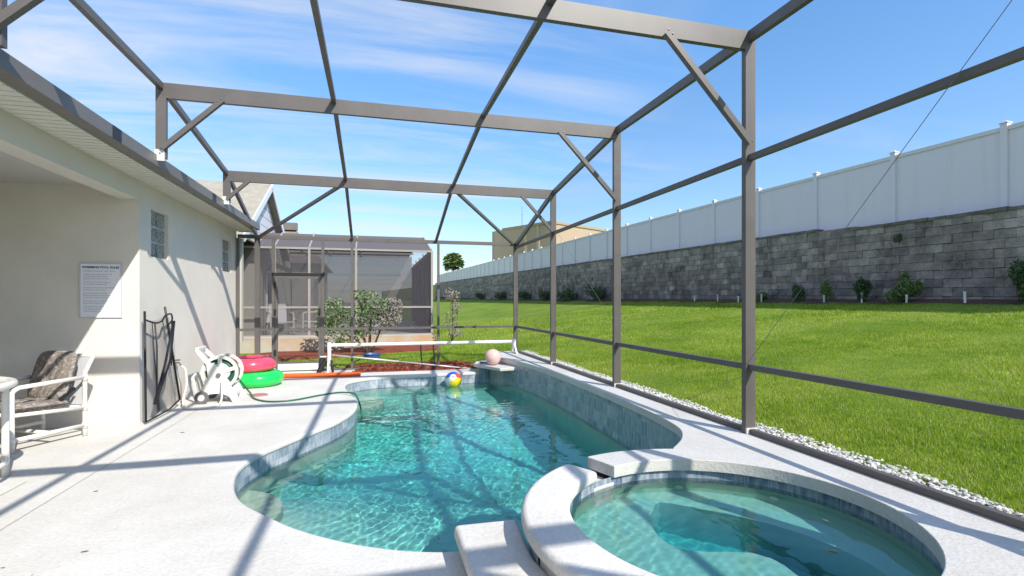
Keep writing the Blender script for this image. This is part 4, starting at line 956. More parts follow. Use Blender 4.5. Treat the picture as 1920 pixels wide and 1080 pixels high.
b = MB(); b.box(GXx + 0.001, GXx + 0.03, 18.6, 20.6, NZ + 0.05, 2.5); f_ = nhp(b, 'sliding_door', 'white')
b = MB(); b.box(GXx + 0.031, GXx + 0.04, 18.68, 20.52, NZ + 0.12, 2.42); g2 = b.build('pane', M['glass_dark']); g2.parent = f_; g2.matrix_parent_inverse = Matrix.Identity(4)

# far house
fh = empty('far_house', (-3.5, 34, 0), label='far house with brown hipped roof seen above the neighbouring cage', cat='house')
b = MB(); b.box(-12, -3.3, 31, 40, 0, 3.6); keep(b.build('wall', M['cream_wall']), fh)
b = MB(); v = [(-12.4, 30.5, 3.6), (-2.9, 30.5, 3.6), (-2.9, 40.5, 3.6), (-12.4, 40.5, 3.6), (-10, 35.5, 6.5), (-5.2, 35.5, 6.5)]
b.add(v, [(0, 1, 5, 4), (1, 2, 5), (2, 3, 4, 5), (3, 0, 4), (0, 3, 2, 1)]); rf = keep(b.build('roof', mat('brown_shingles', (0.26, 0.20, 0.16), 0.95, 0, 0.2, 3)), fh)
b = MB(); b.box(-5.6, -4.6, 34.2, 34.6, 5.9, 6.35); v_ = b.build('roof_vent', M['gutter']); v_.parent = rf; v_.matrix_parent_inverse = Matrix.Identity(4)
b = MB(); b.box(-6, -4.6, 30.94, 30.998, 1.1, 2.6); keep(b.build('window', M['glass_dark']), fh)

# tan building beyond the fence
tb = empty('commercial_building', (27, 75, 3), label='large tan flat-roofed building rising behind the far end of the white fence', cat='building')
P0 = (18.7, 83.5); P1 = (25.3, 71.5); P2 = (60.0, 90.0); P3 = (50, 108)
poly_b = [P0, P1, P2, P3]
b = MB(); b.prism([(20.0, 81.1)] + [P1, P2, P3, (27.5, 90.5), (21.5, 86.8), (20.0, 85.2), (19.1, 83.8), (19.2, 82.5)], 3, 13.1); keep(b.build('wall', M['tan_wall']), tb)
b = MB(); b.bar((20.2, 81.0, 13.2), (25.25, 71.4, 13.2), 0.3, 0.35); b.bar((25.3, 71.5, 13.2), (59.9, 89.9, 13.2), 0.3, 0.35); keep(b.build('parapet', mat('parapet_tan', (0.42, 0.32, 0.22), 0.9)), tb)
for t in (0.25, 0.45):
    x_ = P0[0] + (P1[0] - P0[0]) * (t + 0.35); y_ = P0[1] + (P1[1] - P0[1]) * (t + 0.35)
    b = MB(); b.bar((x_ - 0.06, y_ - 0.04, 3), (x_ - 0.06, y_ - 0.04, 13.0), 0.5, 0.12, (0.88, 0.48, 0)); keep(b.build('pilaster', mat('pale_tan', (0.55, 0.45, 0.34), 0.9)), tb)
b = MB(); b.tube([(23.2, 80, 12.5), (23.2, 80, 17.0)], [0.06, 0.03], 6); b.tube([(22.9, 80, 15.6), (23.5, 80, 15.6)], 0.02, 5); keep(b.build('antenna', M['gutter']), tb)

# cabbage palm behind the fence
def palm(loc, trunk_h, crown):
    root = empty('palm_tree', loc, 0, 'round-headed palm tree rising behind the far end of the white fence', 'palm tree')
    b = MB(); pts = [(0.05 * math.sin(i), 0.04 * math.cos(i * 1.3), trunk_h * i / 8) for i in range(9)]
    b.tube(pts, [0.26 - 0.008 * i for i in range(9)], 10); b.build('trunk', M['bark'], root, smooth=True)
    vs = []; fs = []
    for k in range(110):
        el = math.asin(random.uniform(-0.75, 1.0)); a = random.uniform(0, 2 * math.pi)
        d = Vector((math.cos(el) * math.cos(a), math.cos(el) * math.sin(a), math.sin(el)))
        side = d.cross(Vector((0, 0, 1))).normalized(); upv = side.cross(d).normalized()
        c0 = Vector((0, 0, trunk_h)); L = crown * random.uniform(0.45, 0.62); hub = c0 + d * L
        for j in range(13):
            ang = (j - 6) * R(17); ld = (d * math.cos(ang) + side * math.sin(ang)); L2 = crown * random.uniform(0.34, 0.5)
            tip = hub + ld * L2 - Vector((0, 0, 0.12 * crown * random.random())); w = (upv + side * 0.5).normalized() * 0.075 * crown
            m1 = hub + ld * L2 * 0.5; bi = len(vs); vs += [hub, m1 + w, tip, m1 - w]; fs.append((bi, bi + 1, bi + 2, bi + 3))
        bi = len(vs); w = side * 0.02 * crown; vs += [c0 - w, c0 + w, hub + w, hub - w]; fs.append((bi, bi + 1, bi + 2, bi + 3))
    me = bpy.data.meshes.new('crown'); me.from_pydata([tuple(v) for v in vs], [], fs); link('crown', me, M['leafgreen'], root)
palm((13.9, 93, 3.0), 5.6, 2.1)

# bushes between the cages
cs = [(-0.95, 0, 1.15, 0.42, 0.4, 0.45, 2), (-1.15, 0, 0.75, 0.30, 0.3, 0.35, 1), (-0.2, 0, 0.95, 0.45, 0.4, 0.5, 2), (0.15, 0, 1.35, 0.45, 0.4, 0.4, 2), (-0.6, 0, 0.55, 0.5, 0.35, 0.3, 1.2), (-0.25, 0, 1.6, 0.25, 0.25, 0.2, 0.6)]
st = [([(0, 0, -0.1), (-0.1, 0, 0.4), (-0.5, 0.1, 0.9), (-0.9, 0, 1.3)], [0.05, 0.04, 0.03, 0.015]), ([(0, 0, -0.1), (0.05, 0, 0.5), (0.1, 0, 1.4)], [0.05, 0.04, 0.015]), ([(0.05, 0, -0.1), (0.3, 0.05, 0.6), (0.55, 0, 1.2)], [0.04, 0.03, 0.012]), ([(0, 0, 0), (-0.3, 0, 0.4), (-1.1, 0, 0.8)], [0.03, 0.025, 0.01])]
plant('bush', (-0.15, 14.9, 0), cs, 2200, 0.05, mat('leaf_bush', (0.085, 0.16, 0.045), 0.6, 0, 0, 3, col2=(0.18, 0.24, 0.09), detail=2), st, 'leafy green bush with a dry pinkish side growing between the two cages', 'bush',
      extra=([(0.55, 0, 1.05, 0.38, 0.35, 0.42, 2), (0.7, 0, 1.35, 0.25, 0.25, 0.25, 1), (0.1, -0.1, 0.8, 0.5, 0.3, 0.4, 1)], 1700, 0.04, M['leafgrey']))
cs = [(0, 0, 1.55, 0.28, 0.28, 0.25, 2), (0.1, 0, 1.15, 0.2, 0.2, 0.2, 1), (-0.05, 0, 0.75, 0.22, 0.2, 0.3, 1), (0.1, 0, 0.35, 0.25, 0.2, 0.15, 1)]
plant('bush', (2.42, 16.4, 0.12), cs, 900, 0.035, M['leafgrey'], [([(0, 0, -0.1), (0.03, 0, 1.0), (0, 0, 1.7)], [0.03, 0.02, 0.008]), ([(0, 0, 0), (0.15, 0, 0.6), (0.2, 0, 1.2)], 0.01), ([(0, 0, 0), (-0.15, 0, 0.6), (-0.2, 0, 1.0)], 0.01)], 'tall thin dry grey bush beside the neighbouring cage corner', 'bush')

# stacked white chairs & lounge furniture inside the neighbour's cage
def pvc_chair(name, loc, rz, label, cat, group=None, cushion=True, s=1.0):
    root = empty(name, loc, rz, label, cat, group); w = 0.30 * s; r = 0.0215 * s
    def tp(pts, nm, rr=r): bb = MB(); bb.tube(spline(pts, 4) if len(pts) > 2 else pts, rr, 12); return bb.build(nm, M['pvc'], root, smooth=True)
    # local +y is the back of the chair
    for sx in (-1, 1):
        x = sx * w
        tp([(x, -0.33 * s, 0), (x, -0.33 * s, 0.52 * s), (x, -0.325 * s, 0.585 * s), (x, -0.27 * s, 0.62 * s)], 'front_leg')
        tp([(x, -0.275 * s, 0.62 * s), (x, 0.33 * s, 0.64 * s)], 'armrest')
        tp([(x, 0.34 * s, 0), (x, 0.34 * s, 0.62 * s), (x, 0.36 * s, 0.72 * s), (x, 0.43 * s, 0.86 * s)], 'rear_leg')
        tp([(x, -0.33 * s, 0.12 * s), (x, 0.34 * s, 0.12 * s)], 'side_stretcher')
        tp([(x, -0.33 * s, 0.36 * s), (x, 0.34 * s, 0.31 * s)], 'seat_rail', r * 0.9)
        for (yy, zz2) in ((-0.33, 0.12), (0.34, 0.12), (0.34, 0.63), (0.34, 0.31)):
            bb = MB(); bb.tube([(x, yy * s, (zz2 - 0.035) * s), (x, yy * s, (zz2 + 0.035) * s)], r * 1.18, 12); bb.build('pipe_fitting', M['pvc'], root, smooth=True)
    tp([(-w, 0.43 * s, 0.86 * s), (w, 0.43 * s, 0.86 * s)], 'top_rail', r * 0.9)
    tp([(-w, 0.34 * s, 0.31 * s), (w, 0.34 * s, 0.31 * s)], 'rear_rail', r * 0.9)
    tp([(-w, -0.33 * s, 0.36 * s), (w, -0.33 * s, 0.36 * s)], 'front_rail', r * 0.9)
    tp([(-w, 0.0, 0.12 * s), (w, 0.0, 0.12 * s)], 'cross_stretcher', r * 0.9)
    bb = MB(); bb.add([(-w + .02, 0.33 * s, 0.34 * s), (w - .02, 0.33 * s, 0.34 * s), (w - .02, 0.42 * s, 0.84 * s), (-w + .02, 0.42 * s, 0.84 * s)], [(0, 1, 2, 3)])
    sl = bb.build('sling', M['vinyl'], root); sm = sl.modifiers.new('t', 'SOLIDIFY'); sm.thickness = 0.004
    if cushion:
        def pillow(nm, c, size, rx, tuft):
            n = 26; vs = []; fs = []
            for side in (1, -1):
                for j in range(n + 1):
                    for i in range(n + 1):
                        u = i / n * 2 - 1; v = j / n * 2 - 1
                        e = max(0, (1 - abs(u) ** 4.0)) ** 0.5 * max(0, (1 - abs(v) ** 4.0)) ** 0.5
                        hgt = size[2] * e
                        for (tu, tv_) in tuft:
                            dd = ((u - tu) * size[0]) ** 2 + ((v - tv_) * size[1]) ** 2
                            hgt -= 0.030 * math.exp(-dd / 0.0035) * e
                        hgt += 0.006 * noise.noise(Vector((u * 4, v * 4, side + c[2] * 10))) * e
                        ru = 1 - 0.10 * abs(v) ** 6; rv = 1 - 0.10 * abs(u) ** 6
                        vs.append((u * size[0] * ru, v * size[1] * rv, side * hgt))
            for sd in (0, 1):
                o_ = sd * (n + 1) ** 2
                for j in range(n):
                    for i in range(n):
                        a = o_ + j * (n + 1) + i; q = (a, a + 1, a + n + 2, a + n + 1); fs.append(q if sd == 0 else tuple(reversed(q)))
            me = bpy.data.meshes.new(nm); me.from_pydata(vs, [], fs)
            o = link(nm, me, M['cushion'], root, smooth=True); o.location = c; o.rotation_euler = (rx, 0, 0); return o
        pillow('seat_cushion', (0, -0.05, 0.40), (0.27, 0.30, 0.055), R(-3), [(-.4, -.35), (.4, -.35), (-.4, .35), (.4, .35)])
        pillow('back_cushion', (0, 0.235, 0.66), (0.26, 0.27, 0.075), R(74), [(-.4, -.35), (.4, -.35), (-.4, .35), (.4, .35), (0, 0)])
        bb = MB(); bb.bar((w - 0.045, 0.12, 0.43), (w - 0.045, 0.27, 0.53), 0.02, 0.03); bb.build('tie_strap', M['dark'], root)
    return root
cm, n_, l_, p_ = new_mat('floral_cushion'); M['cushion'] = cm; p_.inputs['Roughness'].default_value = 0.9; p_.inputs['Specular IOR Level'].default_value = 0.1
tcx = n_.new('ShaderNodeTexCoord'); v_ = n_.new('ShaderNodeTexNoise'); v_.inputs['Scale'].default_value = 10; v_.inputs['Detail'].default_value = 3; v_.inputs['Distortion'].default_value = 3.0; l_.new(tcx.outputs['Object'], v_.inputs[0])
r_ = n_.new('ShaderNodeValToRGB'); l_.new(v_.outputs[0], r_.inputs[0]); r_.color_ramp.elements[0].position = 0.38; r_.color_ramp.elements[0].color = (0.17, 0.155, 0.14, 1)
r_.color_ramp.elements[1].position = 0.6; r_.color_ramp.elements[1].color = (0.34, 0.315, 0.295, 1)
e_ = r_.color_ramp.elements.new(0.5); e_.color = (0.215, 0.175, 0.145, 1); l_.new(r_.outputs[0], p_.inputs['Base Color'])
pvc_chair('patio_chair', (-3.44, 6.40, 0), -R(28.4), 'cream tube-framed armchair with grey tufted cushions near the porch corner', 'armchair')
for i, (x, y, rz, lab) in enumerate(((-3.0, 18.4, R(20), 'white armchair nearest the house inside the neighbouring cage'), (-2.2, 19.4, R(-60), 'white armchair turned sideways inside the neighbouring cage'))):
    pvc_chair('patio_chair', (x, y, NZ + 0.012), rz, lab, 'armchair', 'white chairs in the neighbouring cage', cushion=False, s=1.15)
# high bar-height chair stack seen through the left strip
def lounge(loc, rz, label):
    root = empty('lounger', loc, rz, label, 'lounger', 'white loungers in the neighbouring cage')
    for sx in (-1, 1):
        bb = MB(); bb.tube([(sx * 0.3, -0.95, 0.30), (sx * 0.3, 0.35, 0.30), (sx * 0.3, 0.95, 0.62)], 0.022, 8); bb.build('side_rail', M['white'], root, smooth=True)
        for yy in (-0.8, 0.3):
            bb = MB(); bb.tube([(sx * 0.3, yy, 0), (sx * 0.3, yy, 0.30)], 0.022, 8); bb.build('leg', M['white'], root, smooth=True)
    bb = MB()
    for k in range(18):
        t = -0.92 + k * 0.075; z = 0.315 if t < 0.33 else 0.315 + (t - 0.33) * 0.53
        bb.box(-0.29, 0.29, t, t + 0.055, z, z + 0.008)
    for k in range(8):
        t = 0.42 + k * 0.07; z = 0.31 + (t - 0.35) * 0.53; bb.box(-0.29, 0.29, t, t + 0.05, z, z + 0.008)
    bb.build('slats', M['white'], root)
lounge((0.6, 19.9, NZ + 0.012), R(85), 'white lounger raised near the middle of the neighbouring cage')
lounge((-0.4, 21.6, NZ + 0.012), R(95), 'white lounger farther back on the left in the neighbouring cage')
# neighbour's raised spa wall / low table
t_ = empty('side_table', (0.1, 18.6, NZ + 0.012), 0, 'small white table beside the loungers in the neighbouring cage', 'table')
b = MB(); b.lathe([(0.0, 0.40), (0.28, 0.40), (0.28, 0.43), (0.0, 0.43)], (0, 0, 0), 20); b.build('table_top', M['white'], t_)
for k in range(4):
    a = k * math.pi / 2 + 0.6; b = MB(); b.tube([(0.2 * math.cos(a), 0.2 * math.sin(a), 0), (0.15 * math.cos(a), 0.15 * math.sin(a), 0.4)], 0.018, 8); b.build('leg', M['white'], t_, smooth=True)
# blue tub on the grass strip
tub = empty('plastic_tub', (-0.05, 13.55, -0.02), 0, 'small blue plastic tub lying on the grass strip behind the cage', 'tub')
b = MB(); b.lathe([(0.0, 0.0), (0.17, 0.0), (0.22, 0.14), (0.235, 0.14), (0.235, 0.155), (0.21, 0.155), (0.16, 0.02), (0.0, 0.02)], (0, 0, 0), 24); b.build('body', mat('blue_plastic', (0.06, 0.13, 0.34), 0.4), tub, auto=40)

# leaves afloat on the hot tub, drain and jets below
for i, (x, y, rz_, lab) in enumerate(((2.36, 2.96, 0.3, 'pale leaf floating near the far rim of the hot tub'), (2.58, 2.45, 1.2, 'pale leaf floating by the right rim of the hot tub'), (2.30, 2.15, 2.2, 'dark leaf floating nearest the camera on the hot tub'))):
    b = MB(); pr = [(-0.035, 0), (-0.015, 0.011), (0.012, 0.013), (0.038, 0.0), (0.012, -0.012), (-0.015, -0.010)]
    b.add([(px_, py_, 0.004 * math.cos(k)) for k, (px_, py_) in enumerate(pr)] + [(0.0, 0, 0.003)], [(k, (k + 1) % 6, 6) for k in range(6)])
    o = b.build('floating_leaf', mat('leaf_%d' % i, ((0.50, 0.50, 0.30), (0.55, 0.52, 0.33), (0.09, 0.06, 0.03))[i], 0.6)); o.location = (x, y, SZ + 0.004); o.rotation_euler = (0, 0, rz_)
    tag(o, lab, 'leaf', 'leaves floating on the hot tub')
b = MB(); b.lathe([(0, 0.012), (0.05, 0.012), (0.06, 0.0), (0, 0.0)], (2.1, 2.75, -0.62), 24); keep(b.build('drain', M['white']), spa)
for a in (35, 75, 150):
    xj, yj = SPA[0] + 0.925 * math.cos(R(a)), SPA[1] + 0.925 * math.sin(R(a)); dv_ = Vector((SPA[0] - xj, SPA[1] - yj, 0)).normalized()
    b = MB(); b.tube([Vector((xj, yj, -0.03)), Vector((xj, yj, -0.03)) + dv_ * 0.015], 0.03, 16); keep(b.build('jet', M['white'], auto=40), spa)

# ------------------------------------------------------------------ things on the deck
# round pvc table at the left edge
tbl = empty('patio_table', (-3.285, 4.875, 0), R(20), 'cream tube-framed round table at the left edge of the photo', 'table')
b = MB(); b.tube([(0.50 * math.cos(2 * math.pi * k / 40), 0.50 * math.sin(2 * math.pi * k / 40), 0.79) for k in range(40)], 0.03, 12, closed=True); b.build('rim', M['pvc'], tbl, smooth=True)
b = MB(); b.lathe([(0, 0.79), (0.49, 0.79), (0.49, 0.798), (0, 0.798)], (0, 0, 0), 40); b.build('glass_top', mat('frosted_glass', (0.55, 0.60, 0.58), 0.2), tbl)
for k in range(4):
    a = R(25) + k * math.pi / 2; c_, s_ = math.cos(a), math.sin(a)
    b = MB(); b.tube(spline([(0.47 * c_, 0.47 * s_, 0), (0.47 * c_, 0.47 * s_, 0.62), (0.465 * c_, 0.465 * s_, 0.72), (0.40 * c_, 0.40 * s_, 0.775)], 4), 0.026, 12); b.build('leg', M['pvc'], tbl, smooth=True)
b = MB(); b.tube([(0.46 * math.cos(2 * math.pi * k / 40), 0.46 * math.sin(2 * math.pi * k / 40), 0.16) for k in range(40)], 0.02, 10, closed=True); b.build('stretcher_ring', M['pvc'], tbl, smooth=True)

# folded mesh pool fence leaning on the wall
pf = empty('folded_safety_fence', (-2.62, 7.5, 0), 0, 'folded black mesh pool safety fence leaning on the stucco wall', 'safety fence')
def pfp(mb, name, m='dark', **k): return keep(mb.build(name, M[m], **k), pf)
pA0, pA1 = Vector((-2.60, 6.98, 0.03)), Vector((-2.62, 7.0, 1.34))
pB0, pB1 = Vector((-2.60, 8.08, 0.10)), Vector((-2.61, 7.58, 1.385))
pC0, pC1 = Vector((-2.58, 7.18, 0.20)), Vector((-2.52, 7.62, 1.20))
for a_, c_ in ((pA0, pA1), (pB0, pB1)):
    b = MB(); b.tube([a_, c_], 0.013, 10); pfp(b, 'pole', smooth=True)
b = MB(); b.tube([pC1, pC1 * 0.5 + pC0 * 0.5 + Vector((0.03, 0.02, 0)), pC0], [0.018, 0.038, 0.02], 8); pfp(b, 'rolled_mesh', smooth=True)
b = MB(); b.tube([(-2.60, 7.24, 1.18), (-2.585, 7.26, 0.9), (-2.57, 7.22, 0.25)], 0.009, 8); pfp(b, 'pole', smooth=True)
pm = screen_mat('fence_mesh', 0.11, (0.03, 0.03, 0.035))
def strip(pa, pb, n=10, sag=0.0):
    v = []; f = []
    for i in range(n + 1):
        t = i / n
        bot = pa[0].lerp(pb[0], t); top = pa[1].lerp(pb[1], t) - Vector((0, 0, sag * math.sin(math.pi * t))); wv = Vector((0.035 * math.sin(t * 9), 0, 0))
        v += [bot + wv * 0.6, top + wv]; 
    for i in range(n): f.append((2 * i, 2 * i + 2, 2 * i + 3, 2 * i + 1))
    me = bpy.data.meshes.new('mesh_sheet'); me.from_pydata([tuple(q) for q in v], [], f); return keep(link('mesh_sheet', me, pm, None, smooth=True), pf)
strip((pA0 + Vector((0, 0, .02)), pA1 - Vector((0, 0, .10))), (pB0, pB1 - Vector((0, 0, 0.10))), 14, 0.05)
strip((pB0, pB1 - Vector((0, 0, .12))), (pC0 + Vector((0, .62, .0)), Vector((-2.62, 7.86, 1.19))), 6)
b = MB(); b.tube([pA0 + Vector((0, 0, .0)), (-2.57, 7.6, 0.05), pB0], 0.011, 8); pfp(b, 'hem', smooth=True)
b = MB(); b.tube(spline([pA1 - Vector((0, 0, 0.10)), (-2.60, 7.25, 1.19), (-2.585, 7.42, 1.21), pB1 - Vector((0, 0, .12)), (-2.60, 7.76, 1.29), (-2.63, 7.88, 1.20), (-2.60, 7.62, 1.14)], 4), 0.011, 8); pfp(b, 'hem', smooth=True)
b = MB(); b.tube([(-2.63, 7.87, 1.2), (-2.62, 7.86, 0.95), (-2.61, 7.80, 0.6)], 0.008, 6); pfp(b, 'hem', smooth=True)

# wall tap
tap = empty('wall_tap', (-2.70, 8.16, 0.60), 0, 'small dark brass tap on the stucco wall above the hose', 'tap')
b = MB(); b.lathe([(0, 0), (0.028, 0), (0.028, 0.008), (0.012, 0.012), (0.012, 0.07), (0, 0.07)], (-2.699, 8.16, 0.60), 14, 'x'); b.tube([(-2.64, 8.16, 0.60), (-2.62, 8.16, 0.58), (-2.615, 8.16, 0.55)], 0.012, 8); keep(b.build('body', M['gutter'], smooth=True), tap)
b = MB(); b.lathe([(0, 0.0), (0.032, 0.0), (0.036, 0.006), (0.032, 0.012), (0, 0.012)], (-2.655, 8.16, 0.63), 14); keep(b.build('handle', M['dark']), tap)

# hose reel cart
hr = empty('hose_reel_cart', (-2.17, 8.42, 0), R(0), 'white plastic hose reel cart with green hose beside the house wall', 'hose reel')
def hrp(mb, name, m, **k): return mb.build(name, m, hr, **k)
# local: x along the cart (towards +x = front foot), y across, z up ; drum axis along y
plasw = mat('aged_white_plastic', (0.70, 0.69, 0.65), 0.45, 0, 0.10, 10); green = mat('green_hose', (0.012, 0.11, 0.06), 0.4)
for sy in (-1, 1):
    y0, y1 = (sy * 0.20 - 0.018, sy * 0.20 + 0.018)
    prof = [(-0.25, 0.13), (-0.12, 0.36), (-0.14, 0.55), (-0.05, 0.58), (0.06, 0.45), (0.28, 0.06), (0.31, 0.0), (0.20, 0.0), (0.15, 0.09), (0.05, 0.13), (-0.08, 0.13), (-0.16, 0.09)]
    v = [(x, y0, z) for x, z in prof] + [(x, y1, z) for x, z in prof]; n = len(prof)
    b = MB(); b.add(v, [tuple(reversed(range(n))), tuple(range(n, 2 * n))] + [(i, (i + 1) % n, n + (i + 1) % n, n + i) for i in range(n)]); hrp(b, 'side_frame', plasw, bevel=0.008)
    b = MB(); b.lathe([(0, -0.02), (0.085, -0.02), (0.09, -0.015), (0.09, 0.015), (0.085, 0.02), (0, 0.02)], (-0.19, sy * 0.245, 0.09), 24, 'y'); w_ = hrp(b, 'wheel', mat('grey_wheel', (0.12, 0.12, 0.12), 0.7), auto=40)
    b = MB(); b.lathe([(0, -0.025), (0.045, -0.025), (0.045, 0.025), (0, 0.025)], (-0.19, sy * 0.245, 0.09), 16, 'y'); b.build('hub', plasw, w_, auto=40)
    # drum flange with windows: ring + spokes
    b = MB(); yy = sy * 0.155
    b.lathe([(0.20, -0.008), (0.245, -0.012), (0.245, 0.012), (0.20, 0.008), (0.20, -0.008)], (0.02, yy, 0.43), 36, 'y')
    b.lathe([(0.0, -0.01), (0.06, -0.01), (0.06, 0.01), (0.0, 0.01)], (0.02, yy, 0.43), 20, 'y')
    for k in range(5):
        a = k * 2 * math.pi / 5 + 0.3; b.bar((0.02 + 0.05 * math.cos(a), yy, 0.43 + 0.05 * math.sin(a)), (0.02 + 0.215 * math.cos(a), yy, 0.43 + 0.215 * math.sin(a)), 0.014, 0.055, (-math.sin(a), 0, math.cos(a)))
    hrp(b, 'drum_flange', plasw, auto=40)
    b = MB(); b.lathe([(0, -0.012), (0.03, -0.012), (0.03, 0.012), (0, 0.012)], (0.02, sy * 0.23, 0.40), 16, 'y'); hrp(b, 'axle_cap', M['gutter'], auto=40)
    # legs of the handle
    b = MB(); b.bar((-0.08, sy * 0.20, 0.52), (-0.26, sy * 0.17, 0.74), 0.03, 0.06, (1, 0, 1)); hrp(b, 'handle_arm', plasw, bevel=0.006)
b = MB(); b.bar((-0.27, -0.19, 0.76), (-0.27, 0.19, 0.76), 0.05, 0.07, (0, 0, 1)); hrp(b, 'handle', plasw, bevel=0.015)
b = MB(); b.tube([(0.02, -0.15, 0.43), (0.02, 0.15, 0.43)], 0.13, 20); hrp(b, 'drum', plasw, smooth=True)
pts = []
for k in range(9 * 22):
    a = 2 * math.pi * k / 22; rr = 0.15 + 0.02 * ((k // 22) // 3); pts.append((0.02 + rr * math.cos(a), -0.125 + 0.25 * ((k / 22) % 3) / 3 if ((k // 66) % 2 == 0) else 0.125 - 0.25 * ((k / 22) % 3) / 3, 0.43 + rr * math.sin(a)))
b = MB(); b.tube(pts, 0.020, 8); hrp(b, 'coiled_hose', green, smooth=True)
b = MB(); b.box(0.12, 0.22, -0.181, 0.181, 0.07, 0.12); b.box(-0.16, -0.05, -0.181, 0.181, 0.15, 0.175); hrp(b, 'cross_brace', plasw, bevel=0.005)
# fold-out crank frame
b = MB()
for p, q_ in (((-0.33, -0.15, 0.36), (-0.27, -0.18, 0.06)), ((-0.33, 0.15, 0.36), (-0.27, 0.18, 0.06)), ((-0.33, -0.15, 0.36), (-0.36, 0.15, 0.40)), ((-0.36, 0.15, 0.40), (-0.33, 0.17, 0.30))): b.bar(p, q_, 0.03, 0.03)
hrp(b, 'guide_frame', plasw)

# green hose lying over the deck into the pool
gp = [(-1.98, 8.50, 0.33), (-1.93, 8.80, 0.12), (-1.86, 8.78, 0.035), (-1.72, 8.38, 0.014), (-1.52, 8.10, 0.014), (-1.30, 8.03, 0.014), (-1.08, 8.12, 0.014), (-0.82, 8.38, 0.014), (-0.60, 8.52, 0.02), (-0.42, 8.42, 0.035), (-0.28, 8.20, 0.04), (-0.21, 7.95, -0.04), (-0.17, 7.78, -0.20), (-0.15, 7.66, -0.42)]
b = MB(); b.tube(spline(gp, 8), 0.0125, 10); o = b.build('garden_hose', green, smooth=True); tag(o, 'green garden hose running across the deck into the pool', 'hose')
wp = [(-2.61, 8.16, 0.55), (-2.55, 8.14, 0.50), (-2.50, 8.02, 0.30), (-2.52, 7.95, 0.10), (-2.46, 7.85, 0.016), (-2.33, 7.78, 0.014), (-2.18, 7.82, 0.014), (-2.09, 7.95, 0.014), (-2.07, 8.05, 0.10), (-2.10, 8.17, 0.32)]
b = MB(); b.tube(spline(wp, 8), 0.0125, 10); o = b.build('feed_hose', M['pvc'], smooth=True); tag(o, 'short cream hose looping from the wall tap to the reel', 'hose')

# inflatable swim rings
def ring_float(name, c, R0, r0, col, label, sq=0.85, tiltx=0.0):
    vs = []; fs = []; n, m_ = 56, 20
    for i in range(n):
        a = 2 * math.pi * i / n
        for j in range(m_):
            q = 2 * math.pi * j / m_
            wr = 1 + 0.012 * math.sin(a * 14) * (1 if abs(math.cos(q)) > 0.7 else 0.3)
            rr = R0 + r0 * wr * math.cos(q); vs.append((rr * math.cos(a), rr * math.sin(a), r0 * sq * math.sin(q)))
    for i in range(n):
        for j in range(m_): fs.append((i * m_ + j, ((i + 1) % n) * m_ + j, ((i + 1) % n) * m_ + (j + 1) % m_, i * m_ + (j + 1) % m_))
    root = empty(name, c, 0.4, label, 'swim ring', 'inflatable swim rings stacked by the house'); root.rotation_euler = (tiltx, 0, 0.4)
    me = bpy.data.meshes.new('tube'); me.from_pydata(vs, [], fs); link('tube', me, col, root, smooth=True)
    b = MB(); b.lathe([(0.012, 0), (0.012, 0.015), (0.007, 0.02), (0, 0.02)], (R0, 0.0, r0 * sq - 0.002), 10); b.build('valve', M['white'], root, smooth=True)
def vinyl_mat(name, c):
    m, n, l, p = new_mat(name); p.inputs['Base Color'].default_value = (*c, 1); p.inputs['Roughness'].default_value = 0.22; p.inputs['Subsurface Weight'].default_value = 0.25
    p.inputs['Subsurface Radius'].default_value = (0.05, 0.05, 0.05); p.inputs['Coat Weight'].default_value = 0.3; return m
ring_float('swim_ring', (-1.97, 9.78, 0.128), 0.29, 0.15, vinyl_mat('green_vinyl', (0.01, 0.62, 0.10)), 'bright green inflatable swim ring lying under the pink one', 0.87)
ring_float('swim_ring', (-2.07, 9.80, 0.372), 0.27, 0.14, vinyl_mat('pink_vinyl', (0.88, 0.07, 0.13)), 'pink and red inflatable swim ring lying on top of the green one', 0.87, R(2))

# orange pole on the deck
b = MB(); b.tube([(-1.80, 10.55, 0.045), (-0.25, 10.42, 0.045)], 0.044, 14); o = b.build('foam_noodle', M['orange'], smooth=True, auto=40); tag(o, 'long orange foam noodle lying along the far deck edge', 'pool noodle')
# frisbee
fr = MB(); fr.lathe([(0, 0.018), (0.09, 0.018), (0.118, 0.014), (0.13, 0.002), (0.126, 0.0), (0.115, 0.010), (0.088, 0.014), (0, 0.014)], (-1.72, 8.72, 0.001), 30); o = fr.build('flying_disc', mat('faded_red', (0.42, 0.16, 0.15), 0.5), auto=40); tag(o, 'faded red flying disc lying on the deck by the green hose', 'flying disc')

